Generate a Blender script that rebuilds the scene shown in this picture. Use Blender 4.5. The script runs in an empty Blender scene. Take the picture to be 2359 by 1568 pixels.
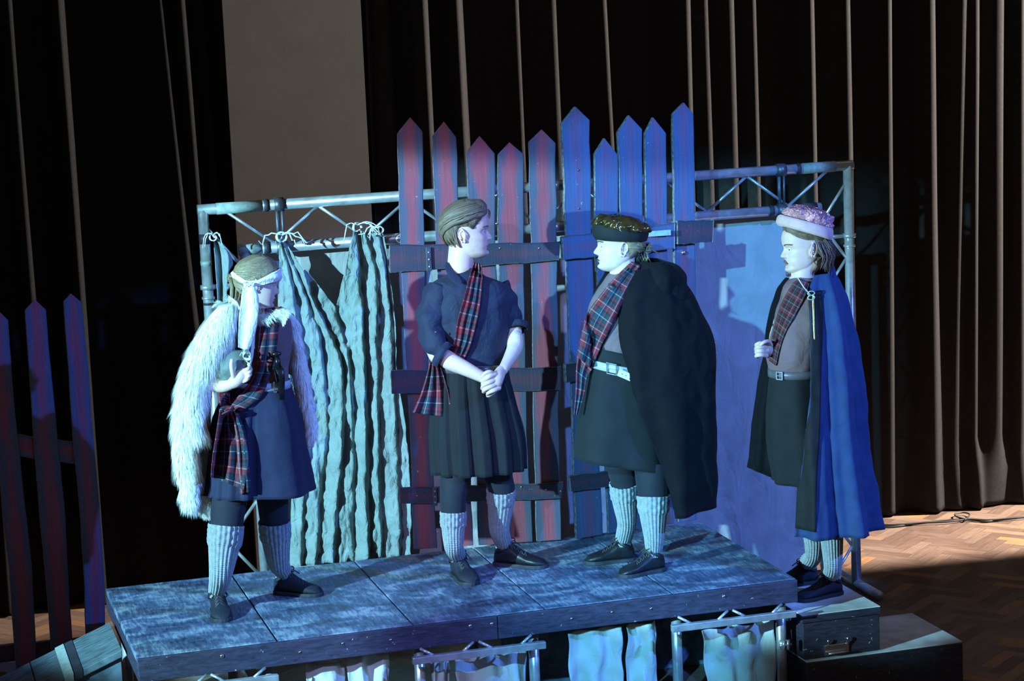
import bpy, bmesh, math, random
import numpy as np
from mathutils import Vector, Matrix, noise
from mathutils.bvhtree import BVHTree
random.seed(7)
V = Vector
SC = bpy.context.scene
COL = SC.collection

# ------------------------------------------------------------------ camera
F_PX, YAW, PITCH, ROLL = 5280.38, 0.27386, 0.15335, -0.04398
CAM = V((-0.97052, -9.62096, 3.37552))
_fw = V((math.sin(YAW)*math.cos(PITCH), math.cos(YAW)*math.cos(PITCH), -math.sin(PITCH)))
_rt = V((math.cos(YAW), -math.sin(YAW), 0)); _up = _rt.cross(_fw)
RT = _rt*math.cos(ROLL) + _up*math.sin(ROLL); UP = -_rt*math.sin(ROLL) + _up*math.cos(ROLL)
cd = bpy.data.cameras.new('camera'); cam = bpy.data.objects.new('camera', cd); COL.objects.link(cam)
cd.sensor_width = 36; cd.sensor_fit = 'HORIZONTAL'; cd.lens = F_PX*36/2359; cd.clip_end = 100
cam.matrix_world = Matrix((RT, UP, -_fw)).transposed().to_4x4(); cam.location = CAM
SC.camera = cam

# ------------------------------------------------------------------ world, stage lamps, exposure
w = bpy.data.worlds.new('hall_dark'); SC.world = w; w.use_nodes = True
w.node_tree.nodes['Background'].inputs[0].default_value = (1.0, 0.84, 0.76, 1)
w.node_tree.nodes['Background'].inputs[1].default_value = 0.10
def spot(name, loc, aim, col, watt, size=60, rad=.06, left=None, right=None, top=None, bottom=None, soft=.012):
    """profile spot with shutters; each shutter edge passes through a point of the stage"""
    l = bpy.data.lights.new(name, 'SPOT'); l.color = col; l.energy = watt; l.spot_size = math.radians(size)
    l.spot_blend = .25; l.shadow_soft_size = rad
    o = bpy.data.objects.new(name, l); COL.objects.link(o); o.location = loc
    q = (V(aim)-V(loc)).to_track_quat('-Z', 'Y'); o.rotation_euler = q.to_euler(); iv = q.inverted()
    l.use_nodes = True; nt = l.node_tree; em = nt.nodes['Emission']; tc = nt.nodes.new('ShaderNodeTexCoord'); sp = nt.nodes.new('ShaderNodeSeparateXYZ')
    nt.links.new(tc.outputs['Normal'], sp.inputs[0])
    def mth(op, a, b=0.0, clamp=False):
        m = nt.nodes.new('ShaderNodeMath'); m.operation = op; m.use_clamp = clamp
        for s_, v in zip(m.inputs, (a, b)):
            if isinstance(v, (int, float)): s_.default_value = v
            else: nt.links.new(v, s_)
        return m.outputs[0]
    az = mth('ABSOLUTE', sp.outputs[2]); X = mth('DIVIDE', sp.outputs[0], az); Y = mth('DIVIDE', sp.outputs[1], az); f = None
    for pt, ax, sg in ((left, 0, 1), (right, 0, -1), (top, 1, -1), (bottom, 1, 1)):
        if pt is None: continue
        d = iv @ (V(pt)-V(loc)); e = d[ax]/abs(d.z)
        k = mth('ADD', mth('DIVIDE', mth('MULTIPLY', mth('SUBTRACT', (X, Y)[ax], e), sg), soft), .5, True)
        f = k if f is None else mth('MULTIPLY', f, k)
    if f is not None: nt.links.new(f, em.inputs['Strength'])
    return o
spot('cyan_side_lamp', (-6.2, -4.2, 3.9), (1.9, .8, 1.2), (.34, .80, 1.0), 11500, 60, .05, left=(.55, 1.745, 1), right=(4.07, 1.745, 1), top=(2.6, 1.2, 2.46), bottom=(1.5, 0, -.1))
spot('cyan_side_lamp', (-6.2, -4.25, 2.9), (2.8, .4, 1.2), (.34, .80, 1.0), 11000, 60, .05, left=(4.07, 1.745, 1), right=(3.35, -.14, 1), top=(3.7, 1.0, 2.48), bottom=(3.0, 0, .3))
spot('violet_front_lamp', (-3.4, -8.4, 5.6), (1.7, .9, 1.2), (.48, .50, 1.0), 2600, 50, .06, left=(.95, .5, 1), right=(2.30, 1.2, 1), top=(1.6, 1.2, 2.80), bottom=(1.5, -.3, -.1), soft=.02)
spot('cyan_front_lamp', (-3.4, -8.4, 5.6), (2.6, .9, 1.2), (.13, .62, 1.0), 7000, 50, .06, left=(2.30, 1.2, 1), right=(4.02, 1.85, 1), top=(2.8, 1.2, 2.80), bottom=(1.5, -.3, -.1), soft=.02)
spot('blue_right_lamp', (7.2, -5.6, 5.6), (1.6, .9, 1.0), (.09, .25, 1.0), 4200, 60, .06, left=(-.15, .5, 1), right=(4.2, 1.7, 1), top=(2.5, 1.2, 2.74), bottom=(1.5, -.4, -.1))
spot('warm_wing_lamp', (9.9, 1.85, 4.7), (2.5, 3.3, 1.8), (1.0, .925, .86), 12500, 100, .05, left=(5.0, 2.10, 0), soft=.04)
SC.view_settings.view_transform = 'Standard'; SC.view_settings.look = 'None'
SC.view_settings.exposure = 0.0; SC.view_settings.gamma = 1.0; SC.view_settings.use_curve_mapping = False

# ------------------------------------------------------------------ pixel rays -> world points
def ray(px, py): return _fw + RT*((px-1179.5)/F_PX) - UP*((py-784)/F_PX)
def PY(px, py, y): d = ray(px, py); return CAM + d*((y-CAM.y)/d.y)
def PZ(px, py, z): d = ray(px, py); return CAM + d*((z-CAM.z)/d.z)
def PX(p):
    d = V(p)-CAM; z = d.dot(_fw); return (1179.5+F_PX*d.dot(RT)/z, 784-F_PX*d.dot(UP)/z)
def PV(px, py, A, B):
    A = V((A[0], A[1], 0)); n = V((-(B[1]-A.y), B[0]-A.x, 0)); d = ray(px, py)
    return CAM + d*((A-CAM).dot(n)/d.dot(n))

# ------------------------------------------------------------------ materials
def ramp(nt, fac, stops, interp='LINEAR'):
    r = nt.nodes.new('ShaderNodeValToRGB'); cr = r.color_ramp; cr.interpolation = interp
    while len(cr.elements) < len(stops): cr.elements.new(.5)
    for e, (p, c) in zip(cr.elements, stops): e.position = p; e.color = (*c, 1)
    nt.links.new(fac, r.inputs[0]); return r.outputs[0]
def nz(nt, scale, detail=4, dist=0, vec=None, sc3=None):
    n = nt.nodes.new('ShaderNodeTexNoise'); n.inputs['Scale'].default_value = scale; n.inputs['Detail'].default_value = detail
    n.inputs['Distortion'].default_value = dist
    if vec is None:
        tc = nt.nodes.new('ShaderNodeTexCoord'); vec = tc.outputs['Object']
    if sc3:
        mp = nt.nodes.new('ShaderNodeMapping'); mp.inputs['Scale'].default_value = sc3; nt.links.new(vec, mp.inputs[0]); vec = mp.outputs[0]
    nt.links.new(vec, n.inputs['Vector']); return n.outputs[0]
def mixc(nt, fac, a, b, mode='MIX'):
    m = nt.nodes.new('ShaderNodeMix'); m.data_type = 'RGBA'; m.blend_type = mode
    for s, v in ((m.inputs[0], fac), (m.inputs[6], a), (m.inputs[7], b)):
        if isinstance(v, (int, float)): s.default_value = v
        elif isinstance(v, tuple): s.default_value = (*v, 1)
        else: nt.links.new(v, s)
    return m.outputs[2]
def math_(nt, op, a, b=0.0):
    m = nt.nodes.new('ShaderNodeMath'); m.operation = op
    for s, v in zip(m.inputs, (a, b)):
        if isinstance(v, (int, float)): s.default_value = v
        else: nt.links.new(v, s)
    return m.outputs[0]
def uvx(nt):
    u = nt.nodes.new('ShaderNodeUVMap'); u.uv_map = 'UV'; return u.outputs[0]
def base(name, rough=.8, metal=0, sheen=0, spec=.3):
    m = bpy.data.materials.new(name); m.use_nodes = True; nt = m.node_tree; b = nt.nodes['Principled BSDF']
    b.inputs['Roughness'].default_value = rough; b.inputs['Metallic'].default_value = metal
    b.inputs['Specular IOR Level'].default_value = spec; b.inputs['Sheen Weight'].default_value = sheen
    return m, nt, b
def bump(nt, b, h, dist=.003, strength=.6):
    n = nt.nodes.new('ShaderNodeBump'); n.inputs['Distance'].default_value = dist; n.inputs['Strength'].default_value = strength
    nt.links.new(h, n.inputs['Height']); nt.links.new(n.outputs[0], b.inputs['Normal'])
def mat(name, col, rough=.8, metal=0, var=.3, vs=14, sheen=0, spec=.3, bs=None, bd=.003, bst=.6, sc3=None):
    m, nt, b = base(name, rough, metal, sheen, spec)
    lo = tuple(c*(1-var) for c in col); hi = tuple(min(1, c*(1+var)) for c in col)
    nt.links.new(ramp(nt, nz(nt, vs, 5, .3, sc3=sc3), [(.3, lo), (.7, hi)]), b.inputs['Base Color'])
    if bs: bump(nt, b, nz(nt, bs, 6, .5), bd, bst)
    return m
def tartan(name, base_c, red, rep=.14, dark=1.0):
    m, nt, b = base(name, .85)
    uv = uvx(nt); sp = nt.nodes.new('ShaderNodeSeparateXYZ'); nt.links.new(uv, sp.inputs[0])
    W_ = (.20, .23, .24); K = tuple(c*.4 for c in base_c)
    st = [(0, red), (.05, red), (.051, W_), (.085, W_), (.086, red), (.26, red), (.261, K), (.33, base_c), (.50, base_c), (.501, W_), (.54, W_), (.541, base_c), (.72, K), (.721, red), (.78, red), (.781, K), (.88, base_c), (.97, K)]
    o = []
    for k in (0, 1):
        f = math_(nt, 'FRACT', math_(nt, 'MULTIPLY', sp.outputs[k], 1/rep))
        o.append(ramp(nt, f, [(p, tuple(c*dark for c in cc)) for p, cc in st], 'CONSTANT'))
    c = mixc(nt, .5, o[0], o[1]); nt.links.new(c, b.inputs['Base Color'])
    bump(nt, b, nz(nt, 60, 4), .002, .5); return m
def streak(name, c0, c1, c2, rough=.45):
    m, nt, b = base(name, rough, spec=.5)
    f = nz(nt, 1, 5, .6, vec=uvx(nt), sc3=(420, 9, 1))
    nt.links.new(ramp(nt, f, [(.25, c0), (.5, c1), (.75, c2)]), b.inputs['Base Color']); bump(nt, b, f, .003, .7); return m

M = {}
# painted boards: navy edges with a rubbed dusty red centre (UV.x across the board, UV.y along it in metres)
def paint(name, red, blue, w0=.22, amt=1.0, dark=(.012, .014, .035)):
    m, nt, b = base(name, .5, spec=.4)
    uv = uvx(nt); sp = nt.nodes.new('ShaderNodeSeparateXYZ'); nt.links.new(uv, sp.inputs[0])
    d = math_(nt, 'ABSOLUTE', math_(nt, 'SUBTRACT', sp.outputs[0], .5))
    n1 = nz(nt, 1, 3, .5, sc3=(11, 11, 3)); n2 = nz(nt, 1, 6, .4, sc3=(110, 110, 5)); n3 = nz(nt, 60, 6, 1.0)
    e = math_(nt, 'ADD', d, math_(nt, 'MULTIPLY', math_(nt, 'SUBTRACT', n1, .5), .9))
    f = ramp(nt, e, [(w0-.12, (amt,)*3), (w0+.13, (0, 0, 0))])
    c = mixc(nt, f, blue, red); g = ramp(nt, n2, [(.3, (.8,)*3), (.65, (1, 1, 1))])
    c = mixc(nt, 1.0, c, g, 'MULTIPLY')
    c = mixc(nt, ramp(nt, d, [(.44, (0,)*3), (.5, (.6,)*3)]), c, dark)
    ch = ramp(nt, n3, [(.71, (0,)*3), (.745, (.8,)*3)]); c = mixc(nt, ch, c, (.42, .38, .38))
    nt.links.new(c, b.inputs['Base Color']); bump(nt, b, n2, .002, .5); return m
M['paint'] = paint('board_paint', (.27, .062, .085), (.065, .08, .125))
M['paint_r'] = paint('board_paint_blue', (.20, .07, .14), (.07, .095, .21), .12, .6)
M['paint_dk'] = paint('board_paint_dark', (.10, .035, .055), (.035, .035, .06), .14, .6)
M['paint_l'] = paint('board_paint_tall', (.24, .06, .11), (.075, .085, .17), .24)
M['edge'] = mat('sawn_edge', (.16, .14, .15), .7, var=.6, vs=60)
def deck():
    m, nt, b = base('scuffed_deck_board', .5, spec=.45)
    a = nz(nt, 5, 9, .9, sc3=(1, 1.6, 1)); s = nz(nt, 1, 8, .6, sc3=(70, 14, 1)); sp = nz(nt, 160, 4)
    f = math_(nt, 'ADD', math_(nt, 'MULTIPLY', a, .6), math_(nt, 'MULTIPLY', s, .4))
    c = ramp(nt, f, [(.36, (.026, .034, .06)), (.5, (.075, .11, .19)), (.64, (.26, .32, .40))])
    c = mixc(nt, ramp(nt, sp, [(.3, (.5,)*3), (.42, (0,)*3)]), c, (.02, .025, .04))
    nt.links.new(c, b.inputs['Base Color']); bump(nt, b, s, .004, .7)
    nt.links.new(ramp(nt, a, [(.3, (.35,)*3), (.7, (.65,)*3)]), b.inputs['Roughness']); return m
M['deck'] = deck()
def chipped(name, col, chip=(.42, .42, .42), th=.70, rough=.5):
    m, nt, b = base(name, rough, spec=.4)
    c = ramp(nt, nz(nt, 20, 5, .5, sc3=(1, 1, 5)), [(.3, tuple(x*.6 for x in col)), (.7, tuple(x*1.5 for x in col))])
    c = mixc(nt, ramp(nt, nz(nt, 55, 7, .8), [(th, (0,)*3), (th+.03, (.85,)*3)]), c, chip)
    nt.links.new(c, b.inputs['Base Color']); bump(nt, b, nz(nt, 60, 5), .002, .4); return m
M['fascia'] = chipped('fascia_paint', (.032, .03, .055))
M['case'] = chipped('case_paint', (.024, .022, .036), th=.69)
M['case_top'] = mat('case_top_board', (.62, .66, .68), .6, var=.25, vs=8, bs=60, bd=.002)
M['ramp'] = mat('ramp_board', (.085, .12, .14), .55, var=.5, vs=7, bs=50, bd=.003, sc3=(2, 9, 2))
M['steel'] = mat('scuffed_steel', (.46, .49, .53), .30, .6, .25, 20, bs=70, bd=.0006)
M['steel_dk'] = mat('dark_steel', (.12, .12, .14), .45, .7, .3, 30)
M['chrome'] = mat('bright_steel', (.75, .77, .8), .22, 1, .1)
M['tape'] = mat('pale_tape', (.27, .33, .31), .6, var=.2, vs=40)
M['tape_dk'] = mat('black_tape', (.03, .03, .04), .55)
def muslin(name, col, b1=16, bd=.02):
    m, nt, b = base(name, .9, sheen=.15, spec=.15)
    c = ramp(nt, nz(nt, 6, 6, .6), [(.3, tuple(x*.78 for x in col)), (.7, col)])
    nt.links.new(c, b.inputs['Base Color'])
    h = math_(nt, 'ADD', nz(nt, b1, 3, 1.2, sc3=(1, 1, .45)), math_(nt, 'MULTIPLY', nz(nt, 260, 2), .06))
    bump(nt, b, h, bd, .8); return m
M['muslin'] = muslin('cream_muslin', (.25, .31, .31), 22, .03)
M['strip'] = muslin('muslin_brightened', (.50, .58, .57), 22, .010)  # muslin copy, colour brightened to make up for shade under the platform
M['gloss'] = mat('black_gloss', (.006, .006, .008), .3, spec=.4)
M['backcloth'] = muslin('grey_backcloth', (.42, .41, .42), 9, .02)
M['band'] = muslin('white_cotton', (.80, .82, .78), 45, .008)
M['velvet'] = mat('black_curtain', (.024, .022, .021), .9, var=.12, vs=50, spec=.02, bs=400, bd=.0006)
M['velvet_dimmed'] = mat('black_curtain_dimmed', (.013, .0125, .012), .9, var=.12, vs=50, spec=.02, bs=400, bd=.0006)  # same velvet, colour darkened to stand for light fading towards the left
M['wall'] = mat('grey_plaster', (.078, .072, .066), .9, var=.06, vs=5, bs=300, bd=.0006)
M['skin'] = mat('skin', (.62, .42, .36), .5, var=.06, vs=30, spec=.4, bs=260, bd=.0006)
M['skin'].node_tree.nodes['Principled BSDF'].inputs['Subsurface Weight'].default_value = .12
M['skin'].node_tree.nodes['Principled BSDF'].inputs['Subsurface Radius'].default_value = (.012, .005, .003)
M['lip'] = mat('lips', (.42, .13, .16), .4, var=.1)
M['eye'] = mat('eye_white', (.45, .45, .45), .25, var=.02)
M['iris'] = mat('iris', (.03, .05, .06), .15, var=.2)
M['hair_fair'] = streak('fair_hair', (.07, .05, .03), (.23, .17, .10), (.46, .37, .24))
M['hair_brown'] = streak('brown_hair', (.035, .025, .018), (.13, .095, .06), (.32, .26, .19))
M['hair_ginger'] = streak('auburn_hair', (.04, .02, .015), (.15, .09, .06), (.36, .27, .22))
M['hair_dk'] = mat('dark_whiskers', (.13, .08, .07), .6)
M['shirt_navy'] = mat('navy_shirt', (.014, .019, .046), .75, sheen=.03, bs=13, bd=.03, var=.15)
M['shirt_taupe'] = mat('taupe_shirt', (.155, .095, .11), .85, sheen=.03, bs=12, bd=.025, var=.1)
M['kilt_navy'] = mat('navy_skirt', (.013, .015, .046), .8, sheen=.05, bs=14, bd=.008, var=.12)
M['kilt_black'] = mat('charcoal_kilt', (.008, .0095, .013), .85, sheen=.02, bs=200, bd=.001, var=.15)
M['legging'] = mat('dark_legging', (.011, .013, .022), .8, sheen=.05, var=.1)
def knit():
    m, nt, b = base('grey_knit', .9, sheen=.3, spec=.1)
    uv = uvx(nt); sp = nt.nodes.new('ShaderNodeSeparateXYZ'); nt.links.new(uv, sp.inputs[0])
    a = math_(nt, 'SINE', math_(nt, 'MULTIPLY', sp.outputs[0], 2*math.pi/.0125)); c = math_(nt, 'SINE', math_(nt, 'MULTIPLY', sp.outputs[1], 2*math.pi/.006))
    h = math_(nt, 'ADD', a, math_(nt, 'MULTIPLY', c, .35)); bump(nt, b, h, .0035, .8)
    nt.links.new(ramp(nt, nz(nt, 60, 4), [(.3, (.20, .22, .24)), (.7, (.31, .335, .35))]), b.inputs['Base Color']); return m
M['knit'] = knit()
M['shoe'] = mat('black_leather', (.009, .010, .014), .42, spec=.35, bs=60, bd=.002)
M['suede'] = mat('navy_suede', (.014, .015, .025), .75, bs=90, bd=.002)
M['sole'] = mat('rubber_sole', (.025, .025, .035), .6)
M['lace'] = mat('black_lace', (.03, .03, .035), .6, spec=.5)
M['belt_lt'] = mat('grey_leather_belt', (.40, .42, .48), .45, spec=.5, bs=90, bd=.001)
M['belt_dk'] = mat('dark_leather_belt', (.10, .09, .11), .4, spec=.5, bs=90, bd=.001)
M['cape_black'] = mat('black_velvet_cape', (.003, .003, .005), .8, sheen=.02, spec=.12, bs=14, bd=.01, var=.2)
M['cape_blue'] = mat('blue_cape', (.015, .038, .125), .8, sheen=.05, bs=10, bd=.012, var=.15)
M['cape_dark'] = mat('dark_cape_lining', (.009, .010, .012), .85)
M['gold'] = mat('gold_satin', (.17, .115, .045), .14, .85, .4, 9, spec=.6, bs=20, bd=.008)
M['trim'] = mat('gold_trim', (.75, .60, .22), .3, .6, .3, 90)
M['pink'] = mat('pink_satin', (.46, .20, .23), .38, .1, .45, 16, spec=.6, bs=34, bd=.012)
M['pink_band'] = mat('pink_velvet', (.55, .34, .34), .8, sheen=.4, var=.1, vs=30)
M['fur'] = mat('white_fur', (.80, .82, .80), .8, var=.15, vs=60)
M['fur_base'] = mat('fur_backing', (.55, .56, .52), .9, var=.2, vs=50, bs=80, bd=.01)
M['lining'] = mat('fur_lining', (.17, .14, .11), .9)
M['pouch'] = mat('grey_green_pouch', (.12, .15, .145), .75, bs=40, bd=.004)
M['cord'] = mat('pale_cord', (.5, .55, .4), .7)
M['tartan1'] = tartan('red_tartan', (.012, .032, .05), (.20, .014, .026), .125)
M['tartan2'] = tartan('dark_tartan', (.035, .02, .03), (.20, .03, .045), .08, .75)
M['cable'] = mat('black_cable', (.03, .03, .03), .5)
M['crate'] = mat('blue_grey_crate', (.10, .14, .18), .7, var=.4)
def parq():
    m, nt, b = base('parquet', .34, spec=.5)
    a = nt.nodes.new('ShaderNodeAttribute'); a.attribute_name = 'plank'
    g = nz(nt, 1, 5, .4, vec=uvx(nt), sc3=(120, 8, 1))
    c = ramp(nt, a.outputs['Fac'], [(0, (.14, .085, .06)), (.45, (.20, .125, .09)), (.8, (.26, .17, .12)), (.97, (.36, .19, .09))])
    c = mixc(nt, 1.0, c, ramp(nt, g, [(.3, (.6,)*3), (.7, (1, 1, 1))]), 'MULTIPLY'); nt.links.new(c, b.inputs['Base Color'])
    nt.links.new(ramp(nt, nz(nt, 3, 5), [(.3, (.25,)*3), (.7, (.5,)*3)]), b.inputs['Roughness']); return m
M['parquet'] = parq()

# ------------------------------------------------------------------ object helpers
def link(name, me, m, parent=None, smooth=True):
    o = bpy.data.objects.new(name, me); COL.objects.link(o)
    for mm in (m if isinstance(m, list) else [m]): me.materials.append(M[mm] if isinstance(mm, str) else mm)
    if smooth: me.polygons.foreach_set('use_smooth', [True]*len(me.polygons))
    if parent: o.parent = parent; o.matrix_parent_inverse = parent.matrix_world.inverted()
    return o
def tag(o, label, cat=None, group=None, kind=None):
    if label: o['label'] = label
    if cat: o['category'] = cat
    if group: o['group'] = group
    if kind: o['kind'] = kind
    return o
def thing(name, label, cat, loc=(0, 0, 0), group=None):
    o = bpy.data.objects.new(name, None); COL.objects.link(o); o.location = loc; o.empty_display_size = .1
    o.matrix_world = Matrix.Translation(V(loc)); return tag(o, label, cat, group)
class G:                       # geometry collector
    def __init__(s): s.v = []; s.f = []; s.uv = []; s.mi = []
    def add(s, vs, fs, uvs=None, mi=0):
        n = len(s.v); s.v += [tuple(p) for p in vs]; s.f += [tuple(i+n for i in f) for f in fs]
        s.uv += list(uvs) if uvs else [(0, 0)]*len(vs); s.mi += [mi]*len(fs); return s
    def mesh(s, name):
        me = bpy.data.meshes.new(name); me.from_pydata(s.v, [], s.f)
        ul = me.uv_layers.new(name='UV'); li = np.empty(len(me.loops), dtype=np.int32); me.loops.foreach_get('vertex_index', li)
        uv = np.array(s.uv, dtype=np.float32).reshape(-1, 2)[li]; ul.data.foreach_set('uv', uv.ravel())
        me.polygons.foreach_set('material_index', s.mi); return me
    def build(s, name, m, parent=None, smooth=True): return link(name, s.mesh(name), m, parent, smooth)
    def box(s, c, sx, sy, sz, R=None, mi=0):
        c = V(c); R = R or Matrix.Identity(3); P = [c + R @ V((x*sx/2, y*sy/2, z*sz/2)) for x in (-1, 1) for y in (-1, 1) for z in (-1, 1)]
        return s.add(P, [(0, 1, 3, 2), (4, 6, 7, 5), (0, 4, 5, 1), (2, 3, 7, 6), (0, 2, 6, 4), (1, 5, 7, 3)], [(.5, .5)]*8, mi)
    def box2(s, a, b, mi=0):
        a = V(a); b = V(b); return s.box((a+b)/2, b.x-a.x, b.y-a.y, b.z-a.z, None, mi)
    def tube(s, pts, rad, n=10, cap=True, flat=1.0, up=None, mi=0, twist=0):
        pts = [V(p) for p in pts]; k = len(pts); rad = rad if isinstance(rad, (list, tuple)) else [rad]*k
        vs = []; uvs = []; L = 0
        t0 = (pts[1]-pts[0]).normalized(); a = V(up) if up else (V((0, 0, 1)) if abs(t0.z) < .9 else V((1, 0, 0)))
        x = t0.cross(a).normalized()
        for i in range(k):
            t = (pts[min(i+1, k-1)]-pts[max(i-1, 0)]).normalized(); x = (x - t*x.dot(t)).normalized(); y = t.cross(x)
            if i: L += (pts[i]-pts[i-1]).length
            for j in range(n):
                an = 2*math.pi*j/n + twist*i; vs.append(pts[i] + x*(math.cos(an)*rad[i]) + y*(math.sin(an)*rad[i]*flat)); uvs.append((j/n*2*math.pi*max(rad), L))
        fs = [(i*n+j, i*n+(j+1) % n, (i+1)*n+(j+1) % n, (i+1)*n+j) for i in range(k-1) for j in range(n)]
        if cap: fs += [tuple(range(n-1, -1, -1)), tuple((k-1)*n+j for j in range(n))]
        return s.add(vs, fs, uvs, mi)
    def rows(s, R, closed=False, us=None, mi=0, cap=False):
        n = len(R[0]); vs = []; uvs = []; vv = 0
        mid = n//2
        for i, r in enumerate(R):
            if i: vv += (V(r[mid])-V(R[i-1][mid])).length
            uu = 0
            for j, p in enumerate(r):
                if us: uvs.append((us[j], vv))
                else:
                    if j: uu += (V(p)-V(r[j-1])).length
                    uvs.append((uu, vv))
                vs.append(p)
        m = n if closed else n-1
        fs = [(i*n+j, i*n+(j+1) % n, (i+1)*n+(j+1) % n, (i+1)*n+j) for i in range(len(R)-1) for j in range(m)]
        if cap: fs += [tuple(range(n-1, -1, -1)), tuple((len(R)-1)*n+j for j in range(n))]
        return s.add(vs, fs, uvs, mi)
    def ball(s, c, r, n=16, sc=(1, 1, 1), R=None, mi=0):
        c = V(c); R = R or Matrix.Identity(3); vs = [c + R @ V((0, 0, r*sc[2]))]
        for i in range(1, n//2):
            th = math.pi*i/(n//2)
            for j in range(n):
                ph = 2*math.pi*j/n; vs.append(c + R @ V((r*sc[0]*math.sin(th)*math.cos(ph), r*sc[1]*math.sin(th)*math.sin(ph), r*sc[2]*math.cos(th))))
        vs.append(c + R @ V((0, 0, -r*sc[2]))); k = n//2-1; fs = []
        for j in range(n):
            fs.append((0, 1+j, 1+(j+1) % n)); fs.append((len(vs)-1, 1+(k-1)*n+(j+1) % n, 1+(k-1)*n+j))
            for i in range(k-1): a = 1+i*n; b = a+n; fs.append((a+j, b+j, b+(j+1) % n, a+(j+1) % n))
        return s.add(vs, fs, None, mi)
def spl(P, n):                  # Catmull-Rom through a list of tuples/vectors, n samples
    A = np.array([tuple(p) for p in P], dtype=float); k = len(A)
    if k == 2: t = np.linspace(0, 1, n)[:, None]; return A[0]*(1-t)+A[1]*t
    E = np.vstack([2*A[0]-A[1], A, 2*A[-1]-A[-2]]); out = []
    for s in np.linspace(0, k-1, n):
        i = min(int(s), k-2); t = s-i; p0, p1, p2, p3 = E[i:i+4]
        out.append(.5*((2*p1)+(-p0+p2)*t+(2*p0-5*p1+4*p2-p3)*t*t+(-p0+3*p1-3*p2+p3)*t**3))
    return np.array(out)
def bevel(o, w=.004, seg=2):
    m = o.modifiers.new('bevel', 'BEVEL'); m.width = w; m.segments = seg; m.limit_method = 'ANGLE'; return o
def solid(o, t=.004, off=0):
    m = o.modifiers.new('thick', 'SOLIDIFY'); m.thickness = t; m.offset = off; return o
def remesh(g, size, sm=2, name='tmp'):
    o = g.build(name, 'skin'); m = o.modifiers.new('r', 'REMESH'); m.mode = 'VOXEL'; m.voxel_size = size; m.adaptivity = 0
    s = o.modifiers.new('s', 'SMOOTH'); s.iterations = sm; s.factor = .5
    bpy.context.view_layer.update(); dg = bpy.context.evaluated_depsgraph_get()
    me = bpy.data.meshes.new_from_object(o.evaluated_get(dg)); old = o.data
    bpy.data.objects.remove(o); bpy.data.meshes.remove(old)
    n = len(me.vertices); v = np.empty(n*3); me.vertices.foreach_get('co', v); v = v.reshape(-1, 3)
    f = [tuple(p.vertices) for p in me.polygons]; bpy.data.meshes.remove(me)
    return v, f

# ------------------------------------------------------------------ setting: floor, wall, curtains
def floor():
    g = G(); L, W = .30, .075; vals = []
    rot = Matrix.Rotation(math.radians(40), 2); n = int(L/W)
    # herringbone: planks of n cells, placed on a diagonal lattice
    def plank(a, b, horiz):
        c = [(a, b), (a+L, b), (a+L, b+W), (a, b+W)] if horiz else [(a, b), (a+W, b), (a+W, b+L), (a, b+L)]
        m = rot @ Vector(((c[0][0]+c[2][0])/2, (c[0][1]+c[2][1])/2))
        x, y = m.x+2.5, m.y+1.0
        if not (-3.5 < x < 8.5 and -1.6 < y < 4.2): return
        pts = [rot @ Vector(q) for q in c]; ca = sum((p.x for p in pts))/4; cb = sum((p.y for p in pts))/4
        P = [(ca+(p.x-ca)*.994+2.5, cb+(p.y-cb)*.985+1.0, 0) for p in pts]
        uv = [(0, 0), (0, L), (W, L), (W, 0)] if horiz else [(0, 0), (W, 0), (W, L), (0, L)]
        r = random.random(); g.add(P, [(0, 1, 2, 3)], [(u+r*3, v+r*7) for u, v in uv]); vals.append(r)
    R_ = range(-75, 76)
    for i in R_:
        for j in range(-24, 25):
            # lattice vectors of the herringbone: (W, W) and (L, -L) in cell units
            a = i*W + j*L; b = i*W - j*L
            plank(a, b, True); plank(a-W, b, False)
    k = len(g.f)
    g.add([(-4, -2.2, -.004), (9, -2.2, -.004), (9, 4.6, -.004), (-4, 4.6, -.004)], [(0, 1, 2, 3)], [(0, 0)]*4); vals.append(0)
    me = g.mesh('floor'); at = me.attributes.new('plank', 'FLOAT', 'FACE'); at.data.foreach_set('value', vals)
    tag(link('floor', me, 'parquet', smooth=False), 'worn herringbone parquet floor', kind='structure')
floor()
g = G(); g.box2((-5, 3.75, 0), (9.5, 3.85, 5.2)); g.box2((PY(528, 220, 3.12).x, 3.165, 0), (PY(846, 220, 3.12).x, 3.75, 5.2)); tag(g.build('wall_back', 'wall', smooth=False), 'plain grey wall with a bare pier between the curtains', kind='structure')

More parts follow.
